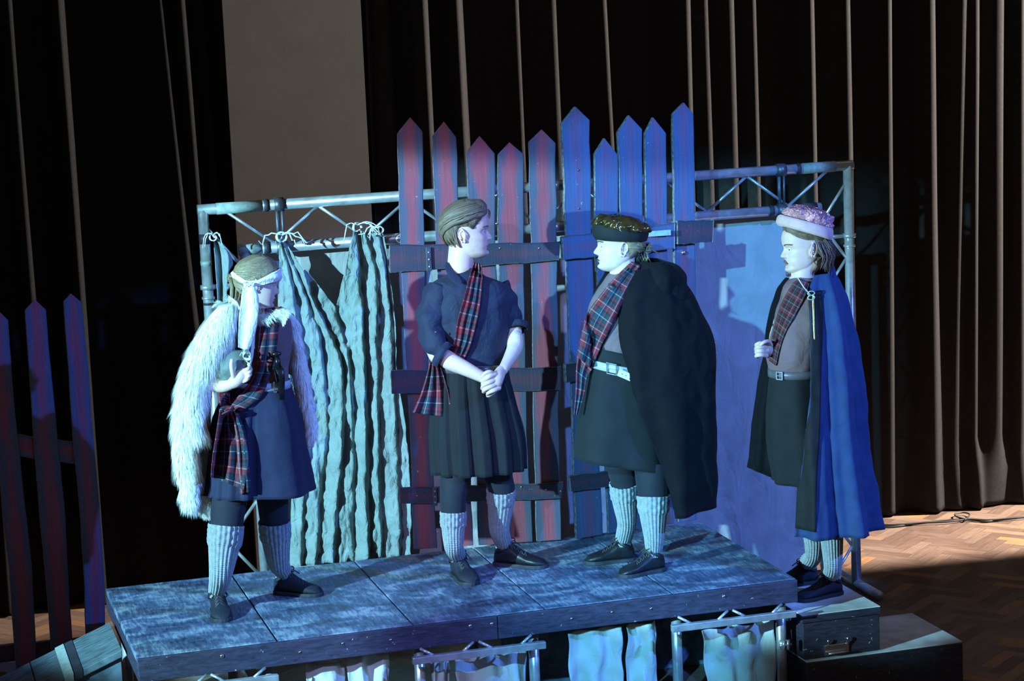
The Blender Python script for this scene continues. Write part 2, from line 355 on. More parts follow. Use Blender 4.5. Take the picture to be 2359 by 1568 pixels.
def curtain(name, x0, x1, ridges, label, Yc=3.28, zt=4.9, hem=0.015, amp=.10, vm='velvet'):
    # ridges: (px_top, py_top, px_bot, py_bot, width, strength)
    R = []
    for (xa, ya, xb, yb, wd, st) in ridges:
        A = PY(xa, ya, Yc-.1); B = PY(xb, yb, Yc-.1); k = (B.x-A.x)/(B.z-A.z); R.append((A.x, A.z, k, wd, st))
    zs = np.linspace(hem, zt, 46); zs[1] = hem+.03; rows = []; rnd = random.Random(3)
    e0 = [PY(*p, Yc) for p in x0] if not isinstance(x0, float) else None
    e1 = [PY(*p, Yc) for p in x1] if not isinstance(x1, float) else None
    def edge(e, xf, z): return xf if e is None else e[0].x+(e[1].x-e[0].x)/(e[1].z-e[0].z)*(z-e[0].z)
    for z in zs:
        a = edge(e0, x0, z); b = edge(e1, x1, z); row = []; n = 520
        for i in range(n+1):
            x = a+(b-a)*i/n; y = 0
            y += .018*math.sin(x*23+1.3*math.sin(x*5)) + .012*noise.noise(V((x*6, z*.5, 2)))
            for (rx, rz, k, wd, st) in R:
                c = rx+k*(z-rz); d = (x-c)
                flare = 1+(2.4*max(0, .42-z)/.42 if abs(wd-.040) < 1e-6 else 0)
                s = wd*(1.15 if d > 0 else 1.9)*flare*(1.3 if rx > 3.5 else 1.1)
                if abs(d) < 5*s: y -= amp*st*math.exp(-(d/s)**2)
            row.append((x, Yc+y, z))
        rows.append(row)
    g = G(); g.rows(rows); o = g.build(name, vm); solid(o, .006); return tag(o, label, 'curtain')
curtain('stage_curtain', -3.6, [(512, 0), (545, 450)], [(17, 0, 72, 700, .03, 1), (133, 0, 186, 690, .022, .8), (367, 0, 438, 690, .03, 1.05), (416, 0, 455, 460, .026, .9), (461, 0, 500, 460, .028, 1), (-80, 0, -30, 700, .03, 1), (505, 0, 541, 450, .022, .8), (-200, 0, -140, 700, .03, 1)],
        'black curtain hanging left of the bare grey wall strip', vm='velvet_dimmed')
rr = [(893, 0, 912, 300, .022, .9), (967, 0, 982, 300, .020, .8), (983, 0, 997, 300, .018, .8), (1049, 0, 1071, 430, .03, 1), (1191, 0, 1206, 330, .026, 1), (1277, 0, 1290, 300, .03, .9), (1391, 0, 1409, 320, .026, .9),
      (1578, 0, 1584, 250, .03, 1.1), (1624, 0, 1638, 450, .03, .95), (1686, 0, 1698, 400, .028, 1.0), (1740, 0, 1750, 400, .02, .5), (1864, 0, 1873, 420, .03, 1.1), (1950, 0, 1956, 350, .032, 1.1), (2042, 0, 2046, 500, .036, 1.1), (2139, 0, 2148, 1100, .046, 1.25),
      (2214, 0, 2210, 520, .032, 1.0), (2247, 0, 2246, 450, .024, .9), (2305, 0, 2300, 1000, .040, 1.2), (2352, 0, 2352, 900, .026, 1.0), (2420, 0, 2424, 1000, .038, 1.2), (850, 0, 864, 440, .018, .35)]
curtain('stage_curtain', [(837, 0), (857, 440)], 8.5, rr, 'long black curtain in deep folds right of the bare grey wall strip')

# ------------------------------------------------------------------ fences of pointed boards
def board(parent, tip, Le, Re, plane, zbot=None, thick=.02, m='paint', name='picket', behind=0.0, wav=1.5, label=None, seed=0):
    rnd = random.Random(seed*13+5)
    def ext(E):
        if zbot is None: return E
        (x0, y0), (x1, y1) = E[-2], E[-1]; y = y1
        for _ in range(900):
            if PV(x1+(x1-x0)*(y-y1)/(y1-y0), y, *plane).z <= zbot: break
            y += 1
        return E+[(x1+(x1-x0)*(y-y1)/(y1-y0), y)]
    Le = ext(list(Le)); Re = ext(list(Re))
    def dens(E):
        out = []
        for (a, b), (c, d) in zip(E, E[1:]):
            k = max(1, int(abs(d-b)/45))
            for i in range(k): out.append((a+(c-a)*i/k + (rnd.uniform(-wav, wav) if (i or out) else 0), b+(d-b)*i/k))
        return out+[E[-1]]
    Le = dens(Le); Re = dens(Re); n = min(len(Le), len(Re)); Le = Le[:n-1]+[Le[-1]]; Re = Re[:n-1]+[Re[-1]]
    nrm = V((-(plane[1][1]-plane[0][1]), plane[1][0]-plane[0][0], 0)).normalized()
    if nrm.y < 0: nrm = -nrm
    T = PV(*tip, *plane); g = G(); F = [T+nrm*behind]; uv = [(.5, 0)]
    for a, b in zip(Le, Re):
        A = PV(*a, *plane)+nrm*behind; B = PV(*b, *plane)+nrm*behind
        for k, u in enumerate((0, .25, .5, .75, 1)): F.append(A.lerp(B, u)); uv.append((u, 3+T.z-A.z))
    k = len(F); vs = F+[p+nrm*thick for p in F]; fs = []; 
    for j in range(4): fs += [(0, 1+j, 2+j), (k, k+2+j, k+1+j)]
    for i in range(n-1):
        for j in range(4):
            a = 1+i*5+j; fs += [(a, a+5, a+6, a+1), (k+a, k+a+1, k+a+6, k+a+5)]
    sd = [(0, 1)]+[(1+i*5, 6+i*5) for i in range(n-1)]
    sr = [(0, 5)]+[(5+i*5, 10+i*5) for i in range(n-1)]
    nf = len(fs)
    for a, b in sd: fs.append((a, a+k, b+k, b))
    for a, b in sr: fs.append((a, b, b+k, a+k))
    z = 1+(n-1)*5
    for j in range(4): fs.append((z+j, z+j+k, z+j+1+k, z+j+1))
    g.add(vs, fs, uv+uv); g.mi = [0]*nf+[1]*(len(fs)-nf)
    o = g.build(name, [m, 'edge'], parent, smooth=False); bevel(o, .0025, 1)
    if label: o['label'] = label
    return o
def rail(parent, TL, TR, BR, BL, plane, thick=.03, front=.03, m='paint_dk', name='rail'):
    nrm = V((-(plane[1][1]-plane[0][1]), plane[1][0]-plane[0][0], 0)).normalized(); nrm = nrm if nrm.y > 0 else -nrm
    a, b, c, d = [PV(*p, *plane)-nrm*front for p in (TL, TR, BR, BL)]; N = 10; F = []; uv = []
    for i in range(N+1):
        t = i/N; j = .003*math.sin(i*2.1)
        A = a.lerp(b, t); D = d.lerp(c, t); F += [A+V((0, 0, j)), A.lerp(D, .5), D+V((0, 0, j*.7))]; uv += [(0, t*(b-a).length), (.5, t*(b-a).length), (1, t*(b-a).length)]
    k = len(F); vs = F+[p+nrm*thick for p in F]; fs = []
    for i in range(N):
        for j in range(2): q = i*3+j; fs += [(q, q+1, q+4, q+3), (k+q, k+q+3, k+q+4, k+q+1)]
        fs += [(i*3, i*3+3, i*3+3+k, i*3+k), (i*3+2, i*3+2+k, i*3+5+k, i*3+5)]
    for e in (0, N*3):
        for j in range(2): fs.append((e+j, e+j+k, e+j+1+k, e+j+1))
    g = G(); g.add(vs, fs, uv+uv); nf = len(fs)
    g.mi = [0 if (f[0] < k and f[2] < k) else (0 if f[0] >= k and f[1] >= k else 1) for f in fs]
    o = g.build(name, [m, 'edge'], parent, smooth=False); bevel(o, .003, 1); return o
def nails(parent, pts, plane, front=.033, r=.007, name='bolt', m='chrome'):
    nrm = V((-(plane[1][1]-plane[0][1]), plane[1][0]-plane[0][0], 0)).normalized(); nrm = nrm if nrm.y > 0 else -nrm
    for p in pts:
        g = G(); c = PV(*p, *plane)-nrm*front; g.ball(c, r, 10, (1, .5, 1)); g.build(name, m, parent)

g1A, g1B = (1.50, 1.30), (2.30, 1.15)
G1 = (V((g1A[0], g1A[1], 0)), V((g1B[0], g1B[1], 0)))
gate = thing('picket_gate', 'dark red and navy gate of pointed boards behind the man in the navy shirt', 'fence', (1.9, 1.25, .6), 'picket gate panels on the platform')
zb = .612
board(gate, (945, 270), [(915, 308), (922, 555), (944, 1000), (951, 1200)], [(974, 303), (977, 556), (992, 1000), (1004, 1200)], G1, zb, m='paint', behind=0, seed=1)
board(gate, (1023, 280), [(996, 314), (1005, 556), (1030, 1000), (1038, 1200)], [(1051, 316), (1060, 556), (1080, 1000), (1088, 1200)], G1, zb, m='paint', seed=2)
board(gate, (1105, 313), [(1074, 352), (1082, 556), (1096, 1000), (1101, 1200)], [(1140, 354), (1142, 556), (1154, 1000), (1160, 1200)], G1, zb, m='paint', seed=3)
board(gate, (1174, 328), [(1147, 356), (1147, 556), (1160, 1000), (1166, 1200)], [(1206, 355), (1206, 556), (1214, 1000), (1225, 1200)], G1, zb, m='paint', seed=4)
board(gate, (1248, 298), [(1217, 328), (1223, 556), (1230, 1000), (1235, 1200)], [(1280, 330), (1283, 556), (1287, 1000), (1292, 1200)], G1, zb, m='paint', seed=5)
rail(gate, (896, 564), (1289, 557), (1286, 598), (897, 627), G1)
rail(gate, (900, 852), (1291, 844), (1290, 896), (902, 905), G1)
rail(gate, (919, 1122), (1296, 1110), (1292, 1145), (920, 1158), G1)
def bracket(parent, p0, p1, plane, name='hinge'):
    a = PV(*p0, *plane); b = PV(*p1, *plane); c = (a+b)/2 + V((0, -.045, 0)); g = G(); g.box(c, abs(b.x-a.x), .012, abs(b.z-a.z))
    o = g.build(name, 'steel_dk', parent, False); bevel(o, .002)
    for t in (.2, .5, .8): g = G(); g.ball((c.x, c.y-.007, b.z+(a.z-b.z)*t), .005, 8); g.build('screw', 'steel', o)
bracket(gate, (975, 568), (990, 622), G1); bracket(gate, (990, 1118), (1003, 1160), G1)
nails(gate, [(1143, 450), (1144, 515), (963, 1085), (1008, 1225)], G1, .002)
nails(gate, [(1200, 1118), (1256, 1124), (1290, 1128), (960, 1138), (1240, 570), (1150, 570)], G1, .033, .005)

G2 = (V((2.36, 1.14, 0)), V((2.97, 1.25, 0)))
gate2 = thing('picket_gate', 'blue lit gate of pointed boards behind the person in the gold hat', 'fence', (2.65, 1.2, .6), 'picket gate panels on the platform')
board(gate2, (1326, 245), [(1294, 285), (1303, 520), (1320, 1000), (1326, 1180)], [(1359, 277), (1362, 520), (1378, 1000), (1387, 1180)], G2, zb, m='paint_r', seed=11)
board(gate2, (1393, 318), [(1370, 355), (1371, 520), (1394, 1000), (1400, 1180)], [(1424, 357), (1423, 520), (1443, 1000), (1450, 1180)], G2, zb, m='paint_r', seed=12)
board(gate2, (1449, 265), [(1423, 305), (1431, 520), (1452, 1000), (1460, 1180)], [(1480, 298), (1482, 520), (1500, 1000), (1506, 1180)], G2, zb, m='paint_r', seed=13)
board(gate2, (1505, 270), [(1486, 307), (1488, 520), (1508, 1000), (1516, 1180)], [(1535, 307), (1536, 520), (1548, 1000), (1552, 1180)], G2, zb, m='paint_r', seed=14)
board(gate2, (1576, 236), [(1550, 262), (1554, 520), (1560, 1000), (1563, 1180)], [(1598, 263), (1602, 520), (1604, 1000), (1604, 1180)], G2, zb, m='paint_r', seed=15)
rail(gate2, (1289, 545), (1548, 513), (1547, 572), (1292, 598), G2, m='paint_r')
rail(gate2, (1552, 508), (1636, 507), (1634, 556), (1553, 562), G2, m='paint_dk', front=.034)
rail(gate2, (1296, 838), (1642, 790), (1642, 828), (1298, 880), G2)
rail(gate2, (1305, 1095), (1600, 1055), (1600, 1090), (1309, 1130), G2)
g = G(); a = PV(1480, 538, *G2); b = PV(1543, 532, *G2); g.box((a+b)/2+V((0, -.05, 0)), .12, .006, .028); bevel(g.build('tape_strip', 'tape', gate2, False), .001)
nails(gate2, [(1574, 582)], G2, .004, .012); nails(gate2, [(1333, 480), (1332, 392)], G2, .001, .006, m='steel_dk')

# fence standing free at the far left
G3 = (V((-1.2, 1.6, 0)), V((0, 1.6, 0)))
fl = thing('picket_fence', 'tall leaning fence of three purple pointed boards at the left of the platform', 'fence', (-.35, 1.6, 0))
board(fl, (-4, 716), [(-34, 745), (-20, 900), (-5, 1050), (8, 1200), (20, 1300), (38, 1568)], [(19, 738), (30, 900), (46, 1050), (62, 1200), (74, 1300), (86, 1568)], G3, .01, m='paint_l', seed=21, wav=.8)
board(fl, (80, 690), [(57, 715), (68, 880), (80, 1050), (92, 1200), (105, 1330), (116, 1480)], [(106, 714), (117, 850), (134, 1020), (152, 1200), (157, 1330), (167, 1480)], G3, .01, m='paint_l', seed=22, wav=.8)
board(fl, (163, 676), [(146, 695), (157, 850), (169, 1030), (182, 1150), (192, 1300), (198, 1470)], [(188, 697), (203, 850), (216, 1020), (229, 1150), (238, 1300), (243, 1440)], G3, .01, m='paint_l', seed=23, wav=.8)
rail(fl, (-60, 990), (200, 1024), (205, 1074), (-60, 1040), G3, front=-.022, m='paint_l')
rail(fl, (-60, 1495), (225, 1468), (225, 1505), (-60, 1535), G3, front=-.022, m='paint_dk')

# ------------------------------------------------------------------ platform, frames, cases, ramp
H = .6; D = 1.245; PW = 3.05
pf = thing('stage_platform', 'long raised platform of scuffed blue grey deck boards on steel legs', 'stage', (1.5, .6, 0))
for i in range(5):
    g = G(); x0 = i*PW/5; x1 = (i+1)*PW/5
    g.box2((x0+(.004 if i else 0), .0, H-.03), (x1-(.004 if i < 4 else 0), D, H))
    bevel(g.build('deck_board', 'deck', pf, False), .003)
for x0, x1 in ((0, 1.60), (1.604, PW)):
    g = G(); g.box2((x0, -.022, H-.108), (x1, -.001, H-.002)); fo = bevel(g.build('fascia', 'fascia', pf, False), .003)
    for px, py in ((512, 1511), (691, 1502), (790, 1482), (900, 1474), (1083, 1442), (1133, 1437), (1317, 1425), (1410, 1410), (1500, 1402), (1668, 1374)):
        c = PY(px, py, -.024)
        if x0 <= c.x <= x1: g = G(); g.ball(c, .009 if px in (1083, 1133, 1668, 512) else .006, 10, (1, .4, 1)); g.build('bolt', 'chrome', fo)
g = G(); g.box2((-.002, 0, H-.108), (.02, D, H-.032)); g.box2((PW-.02, 0, H-.108), (PW+.002, D, H-.032)); g.box2((0, D-.02, H-.108), (PW, D, H-.032)); bevel(g.build('side_board', 'fascia', pf, False), .003)
for px in (972, 1238, 1570, 1812, 352, 620):
    for y in (.06, D-.1):
        x = PY(px, 1500, 0).x; g = G(); g.tube([(x, y, 0), (x, y, H-.09)], .024, 14); g.build('leg', 'steel', pf)
for pa, pb in (((950, 1517), (1256, 1478)), ((1547, 1441), (1832, 1405)), ((330, 1585), (641, 1551))):
    a = PY(*pa, -.06); b = PY(*pb, -.06); z = .452
    g = G(); g.box2((a.x, -.075, z-.016), (b.x, -.045, z+.016)); o = bevel(g.build('guard_rail', 'steel', pf, False), .003)
    n = 6; L = b.x-a.x
    for k in range(4):
        g = G(); x = a.x+L*(.16+.22*k); dx = .055*(1 if k % 2 else -1); g.tube([(x, -.05, z+.012), (x+dx*1.0, -.03, H-.105)], .0065, 8); g.build('brace', 'steel', o)
def hang(px0, px1, py, h, nf, label, seed, y=.03, sag=.0, cut=0):
    a = PY(px0, py[0], y); b = PY(px1, py[1], y); rnd = random.Random(seed); rows = []; n = 44; z0 = (a.z+b.z)/2
    for i in range(26):
        t = i/25; row = []
        for j in range(n+1):
            u = j/n; x = a.x+(b.x-a.x)*u; z = a.z*(1-u)+b.z*u
            wz = z-(h)*t; x += cut*t*(1-u) + .012*noise.noise(V((seed, t*4, u*2)))
            d = .02*math.sin(u*nf*2*math.pi+seed+2*noise.noise(V((u*2, t*2, seed)))) + .025*noise.noise(V((u*4, t*4, seed*3.1)))
            row.append((x, y+d*(1-.3*t), wz - .03*sag*math.sin(u*math.pi)))
        rows.append(row)
    g = G(); g.rows(rows); o = g.build('cloth_strip', 'strip'); solid(o, .002); tag(o, label, 'cloth', 'cloth strips hanging under the platform')
hang(707, 792, (1528, 1524), .46, 1.2, 'narrow pale cloth, leftmost of those hanging under the platform', 1, y=.10)
hang(793, 892, (1512, 1500), .46, 1.5, 'pale cloth with a slanting left edge, second from the left under the platform', 2, y=.11, cut=.06)
hang(992, 1034, (1522, 1518), .46, .8, 'narrow cloth strip left of the wide crumpled one behind the middle guard rail', 3, y=.10)
hang(1048, 1212, (1512, 1492), .46, 2.5, 'wide crumpled cloth hanging behind the middle guard rail', 4, y=.11)
hang(1306, 1430, (1457, 1440), .44, 2, 'wide pale cloth hanging under the open middle bay of the platform', 5, y=.05)
hang(1440, 1511, (1440, 1430), .44, 1.2, 'narrower pale cloth just left of the round leg in the open bay', 6, y=.07)
hang(1616, 1782, (1452, 1428), .46, 2.6, 'crumpled pale cloth hanging behind the right guard rail', 7, y=.10, cut=.05)
g = G(); a = PY(1240, 1480, .9); b = PY(1330, 1545, .9); g.box2((a.x-.15, .75, 0), (b.x+1.0, 1.05, .30)); tag(bevel(g.build('storage_crate', 'crate', None, False), .006), 'blue grey crate stored under the platform behind the hanging cloths', 'crate')

# step cases at the right end of the platform
lid = thing('flight_case', 'dark flight case with a steel handle, under the feet of the blue caped man', 'case', (3.27, .25, .205))
g = G(); g.box2((3.075, -.01, .208), (3.465, .51, .38)); bevel(g.build('body', 'case', lid, False), .004)
g = G(); g.box2((3.068, -.016, .383), (3.472, .516, .418)); bevel(g.build('lid', 'case', lid, False), .004)
g = G(); g.box2((3.072, -.012, .418), (3.468, .512, .4215)); g.build('top_board', 'case_top', lid, False)
a = PY(1900, 1482, -.02); b = PY(1957, 1503, -.02)
g = G(); g.box2((a.x, -.018, b.z), (b.x, -.010, a.z-.01)); hd = bevel(g.build('handle_plate', 'chrome', lid, False), .003)
g = G(); r = .0045; g.tube([(a.x+.012, -.018, a.z-.022), (a.x+.012, -.03, a.z+.012), (a.x+.014, -.03, a.z+.02)], r, 8); g.tube([(b.x-.012, -.018, a.z-.022), (b.x-.012, -.03, a.z+.012), (b.x-.014, -.03, a.z+.02)], r, 8)
g.tube([(a.x+.012, -.036, b.z+.012), (b.x-.012, -.036, b.z+.012)], .006, 8); g.build('handle', 'chrome', hd)
g = G()
c = PY(1808, 1484, -.02); g.box((c.x, -.02, c.z), .05, .01, .045); g.tube([(c.x-.03, -.03, c.z), (c.x+.03, -.03, c.z)], .006, 8); g.tube([(c.x-.008, -.03, c.z-.022), (c.x-.008, -.03, c.z+.022)], .007, 8); g.tube([(c.x+.012, -.03, c.z-.022), (c.x+.012, -.03, c.z+.022)], .007, 8)
g.build('clamp', 'steel', pf)
st = thing('step_block', 'low long dark step block with a pale top beneath the flight case', 'step', (3.45, .25, 0))
g = G(); g.box2((3.08, -.03, 0), (3.885, .515, .198)); bevel(g.build('body', 'case', st, False), .005)
g = G(); g.box2((3.083, -.027, .198), (3.882, .512, .2045)); g.build('top_board', 'case_top', st, False)
# ramp at the left end
rp = thing('ramp', 'blue grey wooden ramp sloping down from the left end of the platform', 'ramp', (-.7, .64, 0))
y0, y1 = .38, .87; g = G()
for xa, xb in ((-.025, -.40), (-.405, -1.42)):
    za, zb_ = .535+(xa+.025)*.385, .535+(xb+.025)*.385
    P = [(xa, y0, za), (xa, y1, za), (xb, y1, zb_), (xb, y0, zb_)]
    g = G(); vs = P+[(p[0], p[1], p[2]-.035) for p in P]; g.add(vs, [(0, 1, 2, 3), (7, 6, 5, 4), (0, 4, 5, 1), (1, 5, 6, 2), (2, 6, 7, 3), (3, 7, 4, 0)]); bevel(g.build('ramp_board', 'ramp', rp, False), .004)
g = G(); x0, x1 = -.03, -1.40
vs = [(x0, y0+.02, 0), (x0, y1-.02, 0), (x1, y1-.02, 0), (x1, y0+.02, 0), (x0, y0+.02, .49), (x0, y1-.02, .49), (x1, y1-.02, .004), (x1, y0+.02, .004)]
g.add(vs, [(0, 1, 2, 3), (4, 7, 6, 5), (0, 4, 5, 1), (1, 5, 6, 2), (2, 6, 7, 3), (3, 7, 4, 0)]); bevel(g.build('side_panel', 'crate', rp, False), .003)
for xa, xb, mm, hh in ((-.245, -.285, 'tape', .006), (-.205, -.24, 'tape_dk', .004)):
    f = lambda x: .535+(x+.025)*.385
    g = G(); P = [(xa, y0-.004, f(xa)+.0), (xa, y1+.004, f(xa)), (xb, y1+.004, f(xb)), (xb, y0-.004, f(xb))]
    vs = [(p[0], p[1], p[2]+hh) for p in P]+[(p[0], p[1], p[2]-.035) for p in P]; g.add(vs, [(0, 1, 2, 3), (7, 6, 5, 4), (0, 4, 5, 1), (1, 5, 6, 2), (2, 6, 7, 3), (3, 7, 4, 0)]); g.build('strap', mm, rp, False)

# ------------------------------------------------------------------ truss goal frame with backcloth and drape
YT = 1.745
tr = thing('truss_frame', 'rectangular steel ladder truss standing behind the gates', 'truss', (2.4, YT, 0))
TLo, TRo = PY(467, 484, YT), PY(1953, 380, YT); zo = (TLo.z+TRo.z)/2; zi = zo-.215
xl, xr = TLo.x, TRo.x; xli, xri = xl+.20, xr-.185; r = .027
g = G(); g.tube([(xl-.027, YT, zo), (xr+.027, YT, zo)], r, 18); g.build('chord', 'steel', tr)
g = G(); g.tube([(xli-.02, YT, zi), (xri+.02, YT, zi)], r, 18); g.build('chord', 'steel', tr)
for x in (xl, xr): g = G(); g.tube([(x, YT, 0), (x, YT, zo)], r, 18); g.build('upright', 'steel', tr)
for x in (xli, xri): g = G(); g.tube([(x, YT, 0), (x, YT, zi)], r*.95, 18); g.build('upright', 'steel', tr)
def lace(a, b): g = G(); g.tube([a, b], .0085, 8); g.build('lacing', 'steel', tr)
n = 14; xs = [xl+.12+(xr-xl-.24)*i/n for i in range(n+1)]
for i in range(n): lace((xs[i], YT, zo-.02 if i % 2 == 0 else zi+.02), (xs[i+1], YT, zi+.02 if i % 2 == 0 else zo-.02))
for xa, xb in ((xl, xli), (xr, xri)):
    s = 1 if xb > xa else -1
    zz = zo-.1; k = 0
    while zz > .2:
        lace((xa+s*.02 if k % 2 == 0 else xb-s*.02, YT, zz), (xb-s*.02 if k % 2 == 0 else xa+s*.02, YT, zz-.2)); zz -= .2; k += 1
def collar(x, z, horiz, w=.03, rr_=.034, m='steel', name='collar'):
    g = G(); d = V((w/2, 0, 0)) if horiz else V((0, 0, w/2)); c = V((x, YT, z)); g.tube([c-d, c+d], rr_, 18); g.build(name, m, tr)
X = lambda px, py=470: PY(px, py, YT).x
for py, m_, w_ in ((550, 'tape_dk', .05), (606, 'tape', .022), (700, 'tape_dk', .012)): collar(xl, PY(470, py, YT).z, False, w_, .0285, m_, 'tape_wrap')
Z_ = lambda px, py: PY(px, py, YT).z
collar(X(550), zo, True, X(605)-X(500), .029, 'tape', 'tape_wrap'); collar(X(612), zo, True, .025, .031, 'tape_dk', 'tape_wrap')
collar(X(575, 560), zi, True, X(605)-X(553), .029, 'tape', 'tape_wrap'); collar(X(613, 560), zi, True, .03, .031, 'tape_dk', 'tape_wrap')
collar(X(1885, 380), zo, True, X(1925)-X(1850), .029, 'tape', 'tape_wrap'); collar(X(1838, 390), zo, True, .02, .031, 'tape_dk', 'tape_wrap')
collar(X(1858, 450), zi, True, X(1880)-X(1838), .030, 'tape_dk', 'tape_wrap'); collar(X(1775, 460), zi, True, .025, .031, 'tape_dk', 'tape_wrap')
for px in (640, 1799):
    g = G(); x = X(px, 440); g.tube([(x-.01, YT, zo), (x-.01, YT, zi)], .011, 10); g.tube([(x+.014, YT-.01, zo), (x+.012, YT-.01, zi)], .007, 10)
    g.tube([(x-.025, YT, zo), (x+.025, YT, zo)], .036, 18); g.tube([(x-.025, YT, zi), (x+.025, YT, zi)], .036, 18); g.build('clamp', 'steel_dk', tr)
for x, s, py in ((xl, 1, 662), (xr, -1, 542)):
    z = Z_(467 if s > 0 else 1960, py); collar(x, z, False, .022, .037); collar(x, z-.055, False, .012, .033)
    g = G(); g.tube([(x, YT, z), (x+s*.2, YT, z)], .011, 10); g.build('cross_bar', 'steel', tr)
g = G(); g.tube([(xl, YT-.45, .03), (xl, YT+.45, .03)], .025, 12); g.tube([(xl-.3, YT, .03), (xli+.05, YT, .03)], .025, 12); g.build('base_foot', 'steel', tr)
g = G(); g.tube([(xr, YT-.3, .03), (xr, YT+.45, .03)], .025, 12); g.build('base_foot', 'steel', tr)

def cloth_grid(name, lines, mat_, parent=None, n=90, sub=9, amp=.03, wr=.012, seed=0, thick=.003, Yfun=None):
    # lines: list of (pixel polyline, y position) ; lofted with rounded folds between neighbouring lines
    C = []
    for L in lines:
        pts = spl(L, n); C.append(pts)
    rows = []
    for i in range(n):
        row = []
        ctrl = [(c[i][0], c[i][1], c[i][2]) for c in C]
        S = spl(ctrl, (len(C)-1)*sub+1)
        for q in S:
            p = PY(q[0], q[1], q[2]); d = wr*noise.noise(V((p.x*14+seed, p.z*7, seed))) + wr*.6*noise.noise(V((p.x*40, p.z*22, seed+3)))
            row.append(p+V((0, d, 0)))
        rows.append(row)
    g = G(); g.rows(rows); o = g.build(name, mat_, parent); solid(o, thick); return o
# grey backcloth laced inside the frame
rows = []; x0, x1 = xli-.0, xri+.0; NX = 150
for i in range(70):
    t = i/69; z = zi+.0-(zi-.03)*t; row = []
    for j in range(NX+1):
        u = j/NX; x = x0+(x1-x0)*u
        d = .012*math.sin(u*26+2*noise.noise(V((u*4, t*2, 0))))*(.3+t) + .02*noise.noise(V((x*3, z*1.6, 1))) + .009*noise.noise(V((x*13, z*4, 5)))*(.3+t)
        row.append((x, YT+.105+d, z))
    rows.append(row)
g = G(); g.rows(rows); o = g.build('backcloth', 'backcloth'); solid(o, .002); tag(o, 'plain grey cloth stretched below the inner bar of the truss', 'cloth')

yF, yB = 1.60, 1.69
dr = thing('muslin_drape', 'large cream drape tied up in swags to the left part of the truss', 'drape', (1.2, 1.6, .1))
def LL(y, *p): return [(a, b, y) for a, b in p]
f0, b0 = 1.625, 1.695
B = [[(643, 550), (646, 640), (658, 760), (664, 850), (672, 1000), (672, 1150), (668, 1306)],
     [(648, 552), (668, 640), (690, 760), (705, 850), (712, 1000), (700, 1150), (694, 1303)],
     [(652, 556), (690, 650), (730, 760), (745, 850), (752, 1000), (735, 1150), (728, 1300)],
     [(700, 622), (722, 690), (765, 780), (785, 850), (790, 1000), (775, 1150), (768, 1296)],
     [(770, 700), (780, 740), (798, 800), (806, 860), (812, 1000), (812, 1150), (812, 1292)],
     [(818, 530), (828, 640), (836, 760), (840, 850), (843, 1000), (846, 1150), (848, 1288)],
     [(840, 532), (866, 640), (868, 760), (870, 850), (872, 1000), (876, 1150), (880, 1285)],
     [(872, 532), (890, 640), (902, 760), (906, 850), (912, 1000), (918, 1120), (922, 1283)],
     [(886, 540), (908, 690), (914, 790), (918, 870), (938, 1000), (947, 1120), (949, 1281)]]
dpt = [0, .03, .025, .045, .025, .055, .04, .04, .03]
lines = [LL(b0, *B[0])]
for k in range(1, len(B)):
    A_, C_ = B[k-1], B[k]; dd = dpt[k]
    if k > 1: lines.append([(a[0]+5, a[1]+1, b0) for a in A_])
    lines.append([(a[0]*.55+c[0]*.45+2, a[1]*.55+c[1]*.45, b0-dd*.45) for a, c in zip(A_, C_)])
    lines.append([(c[0]-2, c[1], b0-dd) for c in C_]); 
cloth_grid('drape_cloth', lines, 'muslin', dr, n=110, sub=6, wr=.030, seed=2)
small = [LL(f0, (492, 548), (497, 620), (502, 700), (503, 800)), LL(f0+.04, (496, 548), (508, 600), (510, 700), (512, 800)), LL(f0-.02, (500, 549), (524, 590), (522, 680), (524, 800)), LL(f0+.03, (504, 551), (536, 602), (520, 650), (540, 800))]
o = cloth_grid('side_cloth', small, 'muslin', dr, n=40, sub=6, wr=.01, seed=5)
def tie(px, py, sc=1, y=1.60, seed=0):
    rnd = random.Random(seed); c = PY(px, py, y); g = G()
    for k in range(3):
        an = rnd.uniform(0, 6.28); pts = [c + V((math.cos(an+t*5.2)*.022*sc, -.01+.012*math.sin(t*9), math.sin(an+t*5.2)*.02*sc)) for t in np.linspace(0, 1, 14)]; g.tube(pts, .006*sc, 6, flat=.5)
    for k in range(4):
        s = rnd.choice((-1, 1)); l = rnd.uniform(.05, .12)*sc; pts = [c + V((s*l*t, -.02, .01+.02*math.sin(t*3)-.06*sc*t*t*rnd.uniform(.3, 1.4))) for t in np.linspace(0, 1, 8)]; g.tube(pts, [.006*sc]*7+[.003], 6, flat=.5)
    g.build('tie', 'band', dr)
tie(648, 545, 1.2, seed=1); tie(822, 522, 1.0, seed=2); tie(872, 530, 1.0, seed=5); tie(490, 546, .8, seed=4)
# cables on the floor by the curtain
ca = G()
for k, off in enumerate((0, 7)):
    pp = [(1990, 1206), (2050, 1213-off*.6), (2120, 1204), (2180, 1198+off*.5), (2230, 1196), (2270, 1201-off*.5), (2320, 1194), (2400, 1186+off*.3), (2460, 1180)]
    ca.tube([PZ(a, b, .008+.007*k) for a, b in spl(pp, 60)], .006, 6)
ca.tube([PZ(a, b, .018) for a, b in spl([(2225, 1196), (2205, 1190), (2200, 1184), (2220, 1180), (2234, 1185), (2222, 1197)], 24)], .005, 6)
tag(ca.build('cable', 'cable'), 'black cables snaking over the parquet along the right curtain hem', 'cable')

